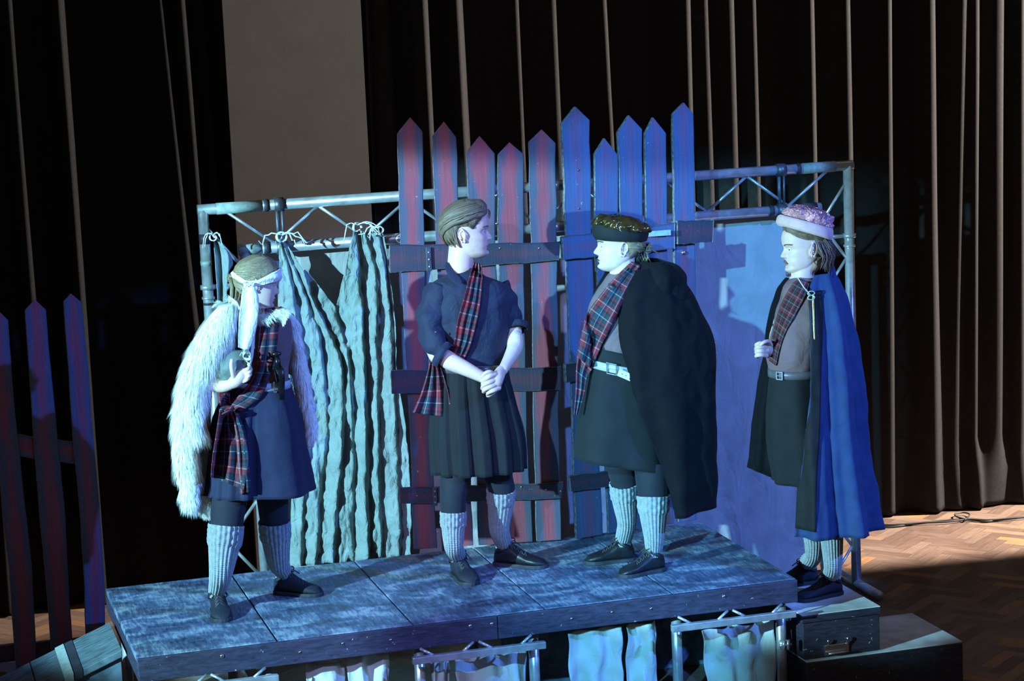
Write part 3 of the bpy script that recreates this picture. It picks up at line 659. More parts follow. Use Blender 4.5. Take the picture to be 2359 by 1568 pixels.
# ================================================================== PEOPLE
def ss(a, b, x): t = max(0, min(1, (x-a)/(b-a))); return t*t*(3-2*t)
FR = [(0, .24), (.03, .33), (.08, .375), (.13, .372), (.17, .358), (.215, .372), (.26, .378), (.32, .368), (.40, .362), (.48, .350), (.53, .372), (.60, .395), (.70, .398), (.80, .365), (.88, .30), (.94, .225), (.975, .15), (.992, .088), (1, .0)]
BK = [(0, .06), (.05, -.02), (.12, -.12), (.20, -.22), (.30, -.33), (.40, -.40), (.50, -.435), (.62, -.445), (.74, -.42), (.84, -.35), (.92, -.245), (.97, -.155), (.99, -.09), (1, -.0)]
WD = [(0, .09), (.04, .165), (.10, .225), (.18, .262), (.28, .285), (.40, .300), (.50, .312), (.62, .325), (.72, .322), (.82, .285), (.90, .215), (.96, .14), (.988, .078), (1, .0)]
def ip(T, x):
    xs = [a for a, b in T]; return float(np.interp(x, xs, [b for a, b in T]))
def smooth_ip(T, x): return (ip(T, x-.02)+2*ip(T, x)+ip(T, x+.02))/4 if .03 < x < .95 else ip(T, x)
class Head:
    def __init__(s, c, yaw, pitch=0, roll=0, H=.235, nose=1.0, jaw=1.0, chin=0.0):
        a = math.radians(yaw); s.H = H; s.c = V(c)
        F = V((math.cos(a), math.sin(a), 0)); L = V((-math.sin(a), math.cos(a), 0)); U = V((0, 0, 1))
        R = Matrix((F, L, U)).transposed() @ Matrix.Rotation(math.radians(pitch), 3, 'Y') @ Matrix.Rotation(math.radians(roll), 3, 'X')
        s.R = R; s.nose = nose; s.jaw = jaw; s.chin = chin
    def W(s, x, y, z): return s.c + s.R @ V((x*s.H, y*s.H, (z-.5)*s.H))
    def inv(s, p): q = s.R.transposed() @ (V(p)-s.c); return q.x/s.H, q.y/s.H, q.z/s.H+.5
    def S(s, phi, t, off=0):          # smooth skull surface; phi 0 = face, +-pi = back
        t = max(0.0, min(1.0, t)); f, b, wd = smooth_ip(FR, t), smooth_ip(BK, t), smooth_ip(WD, t)
        if t < .3: wd *= 1+(s.jaw-1)*(1-t/.3)
        cx = (f+b)/2 if abs(f-b) > 0 else 0; cx = cx*.6+.0*(.4); ax = (f-cx) if math.cos(phi) > 0 else (cx-b)
        cp, sp = math.cos(phi), math.sin(phi); e = 1.0
        x = cx+ax*cp; y = wd*sp*(1-.10*max(0, cp))
        # squarer cross-section at the cheeks
        k = 1+.07*(math.sin(2*phi)**2)*(1 if cp > 0 else .7); x = cx+(x-cx)*k; y *= k
        n = V((x-cx, y*1.2, (t-.45)*.9)); n = n.normalized() if n.length > 1e-6 else V((0, 0, 1))
        return V((x, y, t))+n*(off/s.H)
    def P(s, phi, t, off=0): q = s.S(phi, t, off); return s.W(*q)
    def face(s, g, NL=150, NP=180):
        def gs(v, c, w): return math.exp(-((v-c)/w)**2)
        vs = []
        for i in range(NL+1):
            t = i/NL; t = t*.985+.0
            for j in range(NP):
                phi = -math.pi+2*math.pi*j/NP; q = s.S(phi, t); x, y, z = q
                if math.cos(phi) > 0:
                    m = 0
                    if z > .30:
                        bridge = np.interp(z, [.295, .318, .340, .372, .43, .49, .535, .57], [0, .052, .092, .098, .070, .040, .018, 0])
                        m += s.nose*bridge*gs(y, 0, .040+.022*gs(z, .352, .05))
                    m += s.nose*.042*(gs(y, .052, .026)+gs(y, -.052, .026))*gs(z, .352, .030)
                    m -= .020*(gs(y, .03, .014)+gs(y, -.03, .014))*gs(z, .322, .010)
                    m -= .046*(gs(y, .130, .078)+gs(y, -.130, .078))*gs(z, .485, .050)
                    m += .020*(gs(y, .12, .09)+gs(y, -.12, .09))*gs(z, .568, .028)
                    m += .016*(gs(y, .20, .07)+gs(y, -.20, .07))*gs(z, .40, .07)
                    m += .026*gs(y, 0, .085)*gs(z, .242, .016) + .026*gs(y, 0, .075)*gs(z, .190, .018)
                    m -= .026*gs(y, 0, .095)*gs(z, .216, .0075)
                    m -= .010*gs(y, 0, .020)*gs(z, .285, .022); m -= .018*gs(y, 0, .09)*gs(z, .150, .018)
                    m += (.022+s.chin)*gs(y, 0, .095)*gs(z, .085, .045)
                    x += m
                vs.append(s.W(x, y, z))
        fs = [(i*NP+j, i*NP+(j+1) % NP, (i+1)*NP+(j+1) % NP, (i+1)*NP+j) for i in range(NL) for j in range(NP)]
        fs += [tuple(range(NP-1, -1, -1)), tuple(NL*NP+j for j in range(NP))]
        g.add(vs, fs)
        for sy in (-1, 1):                 # eyelids and ears
            e = s.W(.281, .126*sy, .486); r = .0114*s.H/.235
            g.ball(e + s.R @ V((-.0002, 0, .0046)), r*1.04, 16); g.ball(e + s.R @ V((-.0012, 0, -.0066)), r*1.0, 16)
            yb = .292
            tilt = Matrix.Rotation(math.radians(-12), 3, 'Y')
            Rr = s.R @ Matrix.Rotation(math.radians(24*sy), 3, 'Z') @ tilt
            c = s.W(-.075, (yb+.022)*sy, .445); es = 1.08; Rr = Rr @ Matrix.Scale(es, 3)
            g.ball(c + Rr @ V((0, -.006*sy, .001)), .0275, 16, (.50, .12, 1.0), Rr)
            rim = [c + Rr @ V((.017*math.cos(a)*(1 if math.sin(a) > -.2 else .72)-.002, .0065*sy, .030*math.sin(a)+.001)) for a in np.linspace(math.radians(-40), math.radians(262), 20)]
            g.tube(rim, [.0030]+[.0040]*17+[.0048, .0055], 8)
            inner = [c + Rr @ V((.0085*math.cos(a)-.001, .0035*sy, .017*math.sin(a)+.002)) for a in np.linspace(math.radians(60), math.radians(250), 10)]
            g.tube(inner, .0026, 6)
            g.ball(c + Rr @ V((.003, .002*sy, -.026)), .0075, 10, (.9, .55, 1.1), Rr); g.ball(c + Rr @ V((.013, .003*sy, -.003)), .0045, 8)
    def eyes(s, parent, look=0):
        for sy in (-1, 1):
            e = s.W(.281, .126*sy, .486); r = .0110*s.H/.235; g = G(); g.ball(e, r, 20); ey = g.build('eye', 'eye', parent)
            g = G(); d = (s.R @ V((1, .05*look, -.02))).normalized(); g.ball(e+d*(r*.44), r*.66, 16); g.build('iris', 'iris', ey)
    def brows(s, parent, m, w=.0042):
        for sy in (-1, 1):
            g = G(); rnd = random.Random(4)
            for k in range(26):
                u = k/25; y = (.055+.165*u)*sy; z = .558+.022*math.sin(u*2.4); x = smooth_ip(FR, z)*(1-.0*u)
                phi = math.asin(max(-1, min(1, y/smooth_ip(WD, z)))); p = s.P(phi, z, .0035); q = s.P(phi+.07*sy, z+.012, .0045)
                g.tube([p, p.lerp(q, .5)+V((0, 0, .001)), q], [w*.6, w*.5, .0004], 5)
            g.build('eyebrow', m, parent)
def chain(g, pts, n=14, sub=5, flat=1.0, up=None):
    """pts: (P, r) -> smooth closed limb with rounded ends"""
    A = spl([(*p, r) for p, r in pts], (len(pts)-1)*sub+1)
    P = [V(a[:3]) for a in A]; r = [max(.002, a[3]) for a in A]
    g.tube(P, r, n, True, flat, up); g.ball(P[0], r[0]*(.98 if flat == 1 else flat), 14); g.ball(P[-1], r[-1]*(.98 if flat == 1 else flat), 14)
def leg(g, pts):
    f = [1, .9, .86, .76]; chain(g, [(p, r*k) for (p, r), k in zip(pts[:4], f)])
def body_build(person, coarse, fine, head=None):
    """coarse remeshed at 6 mm, fine parts (head, hands) at 2.2 mm, one mesh object"""
    v1, f1 = remesh(coarse, .007, 4); n1 = len(v1)
    parts = [(v1, f1)]
    for gg in fine: parts.append(remesh(gg, .0023, 2))
    vs = []; fs = []; mi = []
    for v, f in parts:
        o = len(vs); vs += [tuple(a) for a in v]; fs += [tuple(i+o for i in q) for q in f]
    g = G(); g.add(vs, fs)
    if head:
        va = np.array(vs)-np.array(head.c); R = np.array(head.R); loc = va @ R/head.H; loc[:, 2] += .5
        near = (loc[:, 0] > .30) & (np.abs(loc[:, 1]) < .105) & (np.abs(loc[:, 2]-.217) < .042*np.sqrt(np.clip(1-(loc[:, 1]/.105)**2, 0, 1)))
        for k, f in enumerate(fs):
            if near[f[0]] and near[f[2]]: g.mi[k] = 1
    return g.build('body', ['skin', 'lip'], person)
def loft(name, m, parent, rings, n=72, steps=40, fold=None, arc=None, edge=None, thick=.004, rep=1, capt=False, wr=.006, wsc=9, seed=0, sup=1.0):
    """rings: (xl, yl, xr, yr, Yc, depth) pixels of the left and right silhouette at depth plane Yc"""
    K = []
    for (xl_, yl_, xr_, yr_, yc, dp) in rings:
        a = PY(xl_, yl_, yc); b = PY(xr_, yr_, yc); c = (a+b)/2; u = (b-a)/2; K.append((*c, *u, dp))
    S = spl(K, steps); rows = []
    for i, k in enumerate(S):
        t = i/(steps-1); c = V(k[:3]); u = V(k[3:6]); dp = k[6]; row = []; ul = u.length; vv = V((u.y, -u.x, 0)).normalized()*-1
        if vv.y < 0: vv = -vv
        if edge is not None:
            ex = float(np.interp(t, [q[0] for q in edge[0]], [q[1] for q in edge[0]])); best = None
            for dg in range(-200, -20, 1):
                a_ = math.radians(dg); q = PX(c+u*math.cos(a_)+vv*(math.sin(a_)*dp))[0]
                if best is None or abs(q-ex) < best[0]: best = (abs(q-ex), dg)
            a0, a1 = best[1], edge[1]
        for j in range(n if arc is None and edge is None else n+1):
            if edge is not None: ph = math.radians(a0+(a1-a0)*j/n)
            elif arc is None: ph = 2*math.pi*j/n
            else:
                a0, a1 = arc(t); ph = math.radians(a0+(a1-a0)*j/n)
            cs, sn = math.cos(ph), math.sin(ph)
            if sup != 1: cs = math.copysign(abs(cs)**sup, cs); sn = math.copysign(abs(sn)**sup, sn)
            d = fold(ph, t) if fold else 0
            p = c + u*cs*(1+d/max(ul, .03)) + vv*(sn*(dp+d))
            w_ = wr*noise.noise(V((p.x*wsc+seed, p.y*wsc, p.z*wsc*.55))) + wr*.5*noise.noise(V((p.x*wsc*2.7, p.y*wsc*2.7+seed, p.z*wsc*1.6)))
            nn = (u.normalized()*cs+vv*sn); row.append(p+nn*w_)
        rows.append(row)
    g = G(); g.rows([r+[r[0]] for r in rows] if arc is None and edge is None else rows); o = g.build(name, m, parent)
    mo = o.modifiers.new('weld', 'WELD'); mo.merge_threshold = .0001
    if thick: solid(o, thick)
    o['_'] = 1; del o['_']; return o, rows
def bvh_of(*objs):
    vs = []; fs = []
    for o in objs:
        n = len(vs); vs += [v.co.copy() for v in o.data.vertices]; fs += [tuple(i+n for i in p.vertices) for p in o.data.polygons]
    return BVHTree.FromPolygons(vs, fs)
def wrap(name, m, parent, rows_px, bv, off=.012, Yd=.4, n=14, steps=40, fold=0, nf=3, thick=.003, seed=0, wr=.004):
    """ribbon lying on a body: rows (xa, ya, xb, yb) run across it, laid on the surface under it"""
    S = spl(rows_px, steps); P = []
    for i, s in enumerate(S):
        row = []
        for j in range(n+1):
            u = j/n; px, py = s[0]*(1-u)+s[2]*u, s[1]*(1-u)+s[3]*u; d = ray(px, py).normalized(); h = None
            if bv: h = bv.ray_cast(CAM, d)
            if h and h[0] is not None: p = h[0]
            else: p = None
            row.append((px, py, p, d))
        P.append(row)
    D = np.full((len(P), n+1), np.nan)
    for i, r in enumerate(P):
        for j, (px, py, p, d) in enumerate(r):
            if p is not None: D[i, j] = (p-CAM).length
    yd = np.array([[(PY(px, py, Yd)-CAM).length for (px, py, p, d) in r] for r in P])
    D = np.where(np.isnan(D), yd, D); D = np.where(D > yd+.12, yd, D)
    for _ in range(6):
        E = np.pad(D, 1, mode='edge'); D = np.minimum(D+.0, (E[:-2, 1:-1]+E[2:, 1:-1]+E[1:-1, :-2]+E[1:-1, 2:]+2*D)/6+.002)
    R = []; 
    for i, r in enumerate(P):
        row = []
        for j, (px, py, p, d) in enumerate(r):
            u = j/n; q = CAM+d*(D[i, j]-off); f = fold*math.sin(u*nf*2*math.pi+seed+.6*noise.noise(V((i*.07, u, seed))))
            row.append(q-d*(f+wr*noise.noise(V((q.x*14, q.z*10, seed)))))
        R.append(row)
    W_ = max((V(r[0])-V(r[-1])).length for r in R)*1.15
    g = G(); g.rows(R, us=[W_*j/n for j in range(n+1)]); o = g.build(name, m, parent); solid(o, thick); return o, R
def sleeve(name, m, parent, pts, n=40, seed=0, wr=.008, thick=.003, steps=36):
    A = spl([(*p, r) for p, r in pts], steps); P = [V(a[:3]) for a in A]; g0 = G(); g0.tube(P, [a[3] for a in A], n, False)
    vs = []
    for k, p in enumerate(g0.v):
        i = k//n; c = P[i]; d = (V(p)-c).normalized(); q = V(p)
        an = (k % n)/n*2*math.pi
        f = wr*noise.noise(V((q.x*15+seed, q.y*15, q.z*13))) + wr*.8*math.sin(i*.55+1.5*math.sin(an+seed))*(.3+.7*abs(math.sin(i*.13)))*.6
        vs.append(q+d*f)
    g = G(); g.v = vs; g.f = g0.f; g.uv = g0.uv; g.mi = g0.mi; o = g.build(name, m, parent); solid(o, thick); return o
def sock(parent, pts, cuff=.06, label=None, slouch=0):
    A = spl([(*p, r) for p, r in pts], 60); P = [V(a[:3]) for a in A]; R = [a[3] for a in A]; n = 96; g = G(); rib = int(2*math.pi*.045/.0125)
    L = 0; vs = []; uvs = []
    x = V((1, 0, 0))
    for i, p in enumerate(P):
        t = (P[min(i+1, 59)]-P[max(i-1, 0)]).normalized(); xx = (x-t*x.dot(t)).normalized(); yy = t.cross(xx)
        if i: L += (P[i]-P[i-1]).length
        for j in range(n):
            an = 2*math.pi*j/n; r = R[i] + .0016*math.cos(an*rib) 
            if L < cuff: r += .006*(1-ss(cuff-.012, cuff, L)) + .0018*math.sin(an*9+math.sin(L*160)*1.6)
            if slouch: r += slouch*math.sin(L*150+1.4*math.sin(an+.5)) * ss(.35, .8, i/59)
            vs.append(p+xx*math.cos(an)*r+yy*math.sin(an)*r); uvs.append((j/n*rib*.0125, L))
    fs = [(i*n+j, i*n+(j+1) % n, (i+1)*n+(j+1) % n, (i+1)*n+j) for i in range(59) for j in range(n)]
    g.add(vs, fs, uvs); o = g.build('sock', 'knit', parent); solid(o, .004); return o
def ankle(sp, h0, t0):
    f = (t0-h0).normalized(); a = h0+f*.052+V((0, 0, .088)); p, r = sp[-2]
    return sp[:-2]+[((sp[-3][0]+a)/2+V((0, 0, .0)), (sp[-3][1]+.036)/2), (a+V((0, 0, .018)), .0375), (a-V((0, 0, .012)), .038)]
def shoe(parent, heel, toe, z0, ankle, hw=.046, hgt=.075, mat_='shoe', laces=True, seed=0, bow=True):
    """heel, toe: ground points (x, y); ankle: (P, r) opening"""
    h = V((heel[0], heel[1], z0)); t = V((toe[0], toe[1], z0)); f = (t-h); L = f.length; f.normalize(); s = V((-f.y, f.x, 0)); N = 34; n = 36
    def prof(u):
        wd = np.interp(u, [0, .05, .15, .3, .5, .68, .82, .92, .975, 1], [.012, .026, .034, .033, .036, .044, .043, .034, .018, .004])*hw/.046
        top = np.interp(u, [0, .04, .12, .25, .38, .5, .65, .8, .92, 1], [.045, .082, .10, .105, .092, .073, .056, .046, .036, .018])*hgt/.075
        return wd, top
    g = G(); rows = []
    for i in range(N+1):
        u = i/N; wd, top = prof(u); c = h+f*(u*L); row = []
        for j in range(n):
            a = 2*math.pi*j/n; cx, sz = math.cos(a), math.sin(a)
            e = .75; y = math.copysign(abs(cx)**.8, cx)*wd*(1 if sz < 0 else (1-.42*abs(sz)**1.5*(1-.35*ss(.5, .9, u)))); z = (.012+top)/2+math.copysign(abs(sz)**e, sz)*(top-.012)/2
            row.append(c+s*y+V((0, 0, z+ .0015*noise.noise(V((u*12, a*2, seed))))))
        rows.append(row)
    g.rows(rows, closed=True, cap=True)
    o = g.build('shoe', mat_, parent)
    g = G(); rows = []
    for i in range(N+1):
        u = i/N; wd, top = prof(u); c = h+f*((u*1.03-.015)*L); wd += .004
        rows.append([c-s*wd, c-s*wd+V((0, 0, .018)), c+s*wd+V((0, 0, .018)), c+s*wd])
    g.rows(rows, closed=True, cap=True); bevel(g.build('sole', 'sole', o, False), .003, 2)
    g = G(); ap, ar = ankle
    c0 = h+f*(.17*L)+V((0, 0, .085*hgt/.075)); g.tube([c0, c0.lerp(V(ap), .5), V(ap)], [.036*hw/.046, max(ar+.003, .034*hw/.046), ar+.004], 24, False)
    q = g.build('shoe_collar', mat_, o); solid(q, .004)
    if laces:
        g = G()
        for k in range(5):
            u = .30+.075*k; wd, top = prof(u); c = h+f*(u*L)+V((0, 0, top*.985)); w2 = wd*.55
            c2 = h+f*((u+.05)*L)+V((0, 0, prof(u+.05)[1]*.985))
            g.tube([c-s*w2-V((0, 0, .006)), c+V((0, 0, .004)), c2+s*w2-V((0, 0, .006))], .0028, 6); g.tube([c+s*w2-V((0, 0, .006)), c+V((0, 0, .005)), c2-s*w2-V((0, 0, .006))], .0028, 6)
        if bow:
            u = .27; c = h+f*(u*L)+V((0, 0, prof(u)[1]+.006)); rnd = random.Random(seed)
            for sg in (-1, 1):
                g.tube([c + s*sg*.034*math.sin(a)*.9 + f*.028*(1-math.cos(a))*.6+V((0, 0, .012*math.sin(a)-.004*(1-math.cos(a)))) for a in np.linspace(0, math.pi*1.9, 12)], .0028, 6)
                g.tube([c, c+s*sg*.03+f*.02-V((0, 0, .006)), c+s*sg*.045+f*.045-V((0, 0, .03))], .0026, 6)
        g.build('laces', 'lace', o)
    return o
def locks(g, head, strands, r=.006, flat=.45, n=6, k=9):
    """strands: list of [(phi, t, off), ...] control points in degrees"""
    for st in strands:
        S = spl(st, k); P = [head.P(math.radians(a), b, c) for a, b, c in S]
        rr = [r*(.35+.65*math.sin(math.pi*min(1, .12+i/(k-1)*.86))) for i in range(k)]; g.tube(P, rr, n, True, flat, up=(P[0]-head.c))
def cap(g, head, hair, off=.012, NP=96, NT=30, vol=None, seed=0):
    """hair: function phi_deg -> hairline height t"""
    rows = []
    for i in range(NT+1):
        s = i/NT; row = []
        for j in range(NP+1):
            phi = -180+360*j/NP; t0 = hair(phi); t = t0+(1-t0)*(s**.85); t = min(t, .999)
            vv_ = vol(phi, t)*(1-ss(.93, .995, t))+vol(90, .8)*ss(.93, .995, t) if vol else 0
            o = off*ss(0, .18, s)+.0015+vv_*ss(0, .3, s) + .002*noise.noise(V((phi*.05, t*3, seed)))*ss(0, .2, s)
            row.append(head.P(math.radians(phi), t, o))
        rows.append(row)
    g.rows(rows)
def torso(g, pts):
    """pts: (P, half width, half depth, direction of width)"""
    for (p, a, b, d), (q, a2, b2, d2) in zip(pts, pts[1:]):
        pass
    K = [(*p, a, b, *d) for p, a, b, d in pts]; S = spl(K, 24); rows = []
    for k in S:
        c = V(k[:3]); d = V(k[5:8]).normalized(); e = V((-d.y, d.x, 0)); rows.append([c+d*(k[3]*math.cos(a))+e*(k[4]*math.sin(a)) for a in np.linspace(0, 2*math.pi, 28, endpoint=False)])
    g.rows(rows, closed=True, cap=True)
def belt_ring(name, m, parent, ring, h=.036, label=None, n=64, out=.006, thick=.004, buckle=None, buckle_m='chrome'):
    xl_, yl_, xr_, yr_, yc, dp = ring; a = PY(xl_, yl_, yc); b = PY(xr_, yr_, yc); c = (a+b)/2; u = (b-a)/2; u = u*(1+out/u.length); rows = [[], []]
    for j in range(n):
        ph = 2*math.pi*j/n; p = c+u*math.cos(ph)+V((0, 1, 0))*(dp+out)*math.sin(ph); rows[0].append(p+V((0, 0, h/2))); rows[1].append(p-V((0, 0, h/2)))
    g = G(); g.rows(rows, closed=True); o = g.build(name, m, parent); solid(o, thick, 1)
    if label: o['label'] = label
    if buckle:
        bx, by, bw, bh = buckle; ux = (bx-(xl_+xr_)/2)/((xr_-xl_)/2); ux = max(-.98, min(.98, ux)); ph = -math.acos(ux)
        p = c+u*math.cos(ph)+V((0, 1, 0))*(dp+out)*math.sin(ph); tg = (u*-math.sin(ph)+V((0, 1, 0))*(dp+out)*math.cos(ph)).normalized(); nn = V((tg.y, -tg.x, 0)); nn = nn if nn.y < 0 else -nn
        p = p+nn*.008; g = G(); R = Matrix((tg, nn, V((0, 0, 1)))).transposed(); t_ = .0055
        for sx in (-1, 1): g.box(p+tg*sx*bw/2, t_, .006, bh+t_, R)
        for sz in (-1, 1): g.box(p+V((0, 0, sz*bh/2)), bw, .006, t_, R)
        g.box(p+tg*bw*.1, bw, .004, .004, R); bo = g.build('buckle', buckle_m, o, False); bevel(bo, .0015)
        return o, p, tg, nn, R
    return o
def finger(g, pts, r0=.0085, r1=.0068):
    k = len(pts); A = [(p, r0+(r1-r0)*i/(k-1)) for i, p in enumerate(pts)]; chain(g, A, 10, 4)

# ---------------------------------------------------------------- man in the navy shirt (second from the left)
def man_navy():
    Y = .66; P = lambda x, y, d=0: PY(x, y, Y+d)
    per = thing('person', 'man with swept back hair in a navy shirt and pleated kilt, hands clasped', 'person', (1.74, .66, .6))
    hd = Head(PY(1074, 531, Y), -13, 1, 0, .260, nose=1.0, jaw=1.08, chin=.01)
    co = G(); tq = V((.96, -.27, 0))
    torso(co, [(P(1085, 1010), .13, .09, tq), (P(1085, 930), .15, .10, tq), (P(1083, 840), .145, .095, tq), (P(1083, 740), .15, .095, tq), (P(1082, 690), .145, .085, tq), (P(1075, 640), .10, .06, tq)])
    leg(co, [(P(1065, 1010, 0), .085), (P(1050, 1080, -.02), .068), (P(1044, 1140, -.05), .055), (P(1044, 1200, -.06), .050), (P(1046, 1270, -.08), .036), (PZ(1050, 1322, .64), .032)])
    leg(co, [(P(1110, 1010, .03), .085), (P(1140, 1080, .03), .068), (P(1155, 1130, .05), .056), (P(1152, 1190, .08), .050), (P(1146, 1255, .10), .036), (PZ(1148, 1285, .66), .032)])
    L = [P(1012, 688, -.01), P(984, 750, -.03), P(1006, 818, -.10), P(1064, 842, -.17), P(1112, 868, -.215)]
    chain(co, list(zip(L[:3], (.046, .042, .040))))
    Rr = [P(1152, 688, .02), P(1180, 745, .0), P(1184, 795, -.07), P(1172, 826, -.14), P(1158, 850, -.19)]
    chain(co, list(zip(Rr[:3], (.046, .042, .038))))
    hg = G(); hd.face(hg); chain(hg, [(hd.W(-.08, 0, .22), .062), (P(1060, 616, .0), .060), (P(1064, 650, .01), .066)], 56)
    fa = G()
    chain(fa, [(P(1014, 812, -.10), .036), (P(1034, 830, -.13), .042), (P(1075, 850, -.18), .034), (P(1112, 869, -.215), .026), (P(1125, 876, -.225), .024)], 20)
    chain(fa, [(P(1186, 778, -.05), .040), (P(1186, 800, -.08), .038), (P(1174, 826, -.14), .031), (P(1162, 846, -.19), .025), (P(1158, 852, -.20), .025)], 20)
    # clasped hands: left hand laid over the right, fingers curled round it
    chain(fa, [(P(1156, 852, -.205), .026), (P(1148, 866, -.235), .031), (P(1142, 880, -.245), .032), (P(1138, 888, -.24), .026)], 18, flat=.75, up=(0, 1, 0))
    chain(fa, [(P(1118, 872, -.225), .024), (P(1130, 880, -.215), .030), (P(1142, 888, -.21), .028)], 18)
    K = [((1140, 862), (1126, 868), (1115, 876), (1112, 884)), ((1143, 874), (1128, 880), (1114, 887), (1111, 894)), ((1146, 884), (1131, 890), (1117, 897), (1114, 902)), ((1150, 894), (1138, 899), (1126, 904), (1123, 908))]
    for i, k in enumerate(K):
        finger(fa, [P(*k[0], -.252), P(*k[1], -.268), P(*k[2], -.258), P(*k[3], -.235)], .0122-.0006*i, .0100-.0005*i)
    finger(fa, [P(1138, 862, -.245), P(1128, 856, -.262), P(1117, 860, -.262), P(1110, 868, -.25)], .0112, .0085)
    finger(fa, [P(1146, 896, -.225), P(1136, 905, -.235), P(1127, 911, -.235), P(1123, 912, -.23)], .0082, .0068)
    body_build(per, co, [hg, fa], hd); hd.eyes(per); hd.brows(per, 'hair_brown')
    # hair
    def hl(a): a = abs(a); return float(np.interp(a, [0, 25, 45, 60, 72, 84, 102, 112, 130, 180], [.80, .79, .75, .66, .54, .60, .60, .38, .27, .23]))
    g = G(); cap(g, hd, hl, .010, vol=lambda p, t: .016*max(0, math.cos(math.radians(p*.8)))*ss(.7, .95, t)+.006)
    rnd = random.Random(5); st = []
    for k in range(360):
        a = rnd.uniform(-88, 88); t0 = min(.95, hl(a)+rnd.uniform(0, .22)); sg = 1 if a > 0 else -1; aa = abs(a); q = rnd.random()
        o = rnd.uniform(.009, .018)+.010*ss(.75, .9, t0)
        st.append([(a, t0, .006), (sg*(aa*.55+118*.45), .72+.2*q, o+.005), (sg*118, .60+.26*q, o+.002), (sg*148, .44+.26*q, o), (sg*(160+10*q), .27+.2*q, o*.7)])
    for k in range(90):
        a = rnd.choice((-1, 1))*rnd.uniform(98, 178); t0 = rnd.uniform(.45, .75); a = math.copysign(max(abs(a), 112), a); st.append([(a, t0, .010), (a*1.01, t0-.12, .013), (a*1.02, max(.24, t0-.26), .007)])
    locks(g, hd, st, .0042)
    for k in range(7):
        a = rnd.uniform(-40, 40); st2 = [(a, .84, .012), (a+8, .80, .022), (a+14, .74, .017), (a+10, .69, .008)]; locks(g, hd, [st2], .0028)
    g.build('hair', 'hair_brown', per)
    g = G()
    for k in range(1100):
        a = rnd.uniform(-85, 85); t = rnd.uniform(.02, .26) if abs(a) < 40 else rnd.uniform(.06, .40); 
        if abs(a) < 22 and .16 < t: continue
        p = hd.P(math.radians(a), t, .0012); g.tube([p, p+V((0, 0, -.0016))], .00018, 3)
    g.build('stubble', 'hair_dk', per)
    # shirt
    sh, _ = loft('shirt', 'shirt_navy', per, [(1040, 612, 1098, 616, Y+.01, .062), (1026, 634, 1116, 636, Y, .072), (996, 650, 1156, 650, Y, .085), (984, 672, 1176, 672, Y, .105), (990, 720, 1176, 718, Y, .125), (998, 770, 1168, 768, Y, .125), (1002, 815, 1164, 812, Y, .118), (1004, 850, 1164, 846, Y, .115)], wr=.014, wsc=8, seed=3)
    s1 = sleeve('sleeve', 'shirt_navy', per, [(P(1014, 660, 0), .058), (P(1000, 695, -.01), .064), (P(992, 740, -.03), .062), (P(1000, 788, -.08), .058), (P(1024, 818, -.125), .053)], seed=1, wr=.012)
    s2 = sleeve('sleeve', 'shirt_navy', per, [(P(1146, 658, .02), .056), (P(1162, 690, .01), .060), (P(1174, 728, .0), .056), (P(1182, 756, -.02), .052)], seed=2, wr=.010)
    g = G(); g.tube([P(1014, 813, -.115), P(1027, 822, -.132)], .061, 30, False); q = g.build('cuff', 'shirt_navy', s1); solid(q, .006)
    g = G(); g.tube([P(1186, 746, -.01), P(1187, 760, -.025)], .060, 30, False); q = g.build('cuff', 'shirt_navy', s2); solid(q, .006)
    g = G(); g.ball(P(1004, 765, -.14), .006, 10, (1, .4, 1)); g.build('button', 'steel_dk', s1)
    # collar: two folded points
    col = G()
    for pts in ([(1030, 592), (1040, 622), (1066, 640), (1068, 660), (1040, 648), (1020, 618)], [(1098, 600), (1092, 630), (1076, 648), (1082, 664), (1104, 646), (1112, 616)]):
        ds = (0, -.05, -.085, -.115, -.10, -.04); v = [P(a, b, d) for (a, b), d in zip(pts, ds)]; col.add(v, [(0, 1, 5), (1, 2, 4, 5), (2, 3, 4)])
    q = col.build('collar', 'shirt_navy', sh); solid(q, .004); q.modifiers.new('s', 'SUBSURF').levels = 1
    # kilt with box pleats
    def pleat(ph, t): k = 13; x = (ph/(2*math.pi)*k*1.0) % 1; return (.008+.026*t)*(math.tanh((x-.5)*16)*.6 + (1 if x < .5 else -1)*.4*(x*2 % 1))
    kl, _ = loft('kilt', 'kilt_black', per, [(1004, 842, 1166, 838, Y, .118), (1000, 880, 1172, 876, Y, .125), (996, 940, 1186, 934, Y, .135), (994, 1010, 1202, 1004, Y, .145), (1000, 1092, 1206, 1076, Y, .15)], n=240, fold=pleat, wr=.004)
    belt_ring('belt', 'belt_dk', per, (1003, 846, 1165, 842, Y, .120), h=.035, buckle=(1088, 838, .04, .034), buckle_m='steel_dk')
    bv = bvh_of(sh, kl)
    sa, _ = wrap('sash', 'tartan1', per, [(1092, 604, 1108, 608), (1086, 622, 1112, 628), (1078, 652, 1110, 658), (1068, 690, 1106, 700), (1054, 740, 1096, 750), (1046, 790, 1082, 800), (1028, 828, 1062, 840)], bv, .018, Y-.1, fold=.009, nf=3, seed=2, n=30)
    a, _ = wrap('sash_tail', 'tartan1', sa, [(990, 834, 1010, 836), (984, 860, 1020, 858), (968, 910, 1034, 908), (950, 950, 1042, 962)], None, .02, Y-.06, fold=.010, nf=3, seed=1, n=40)
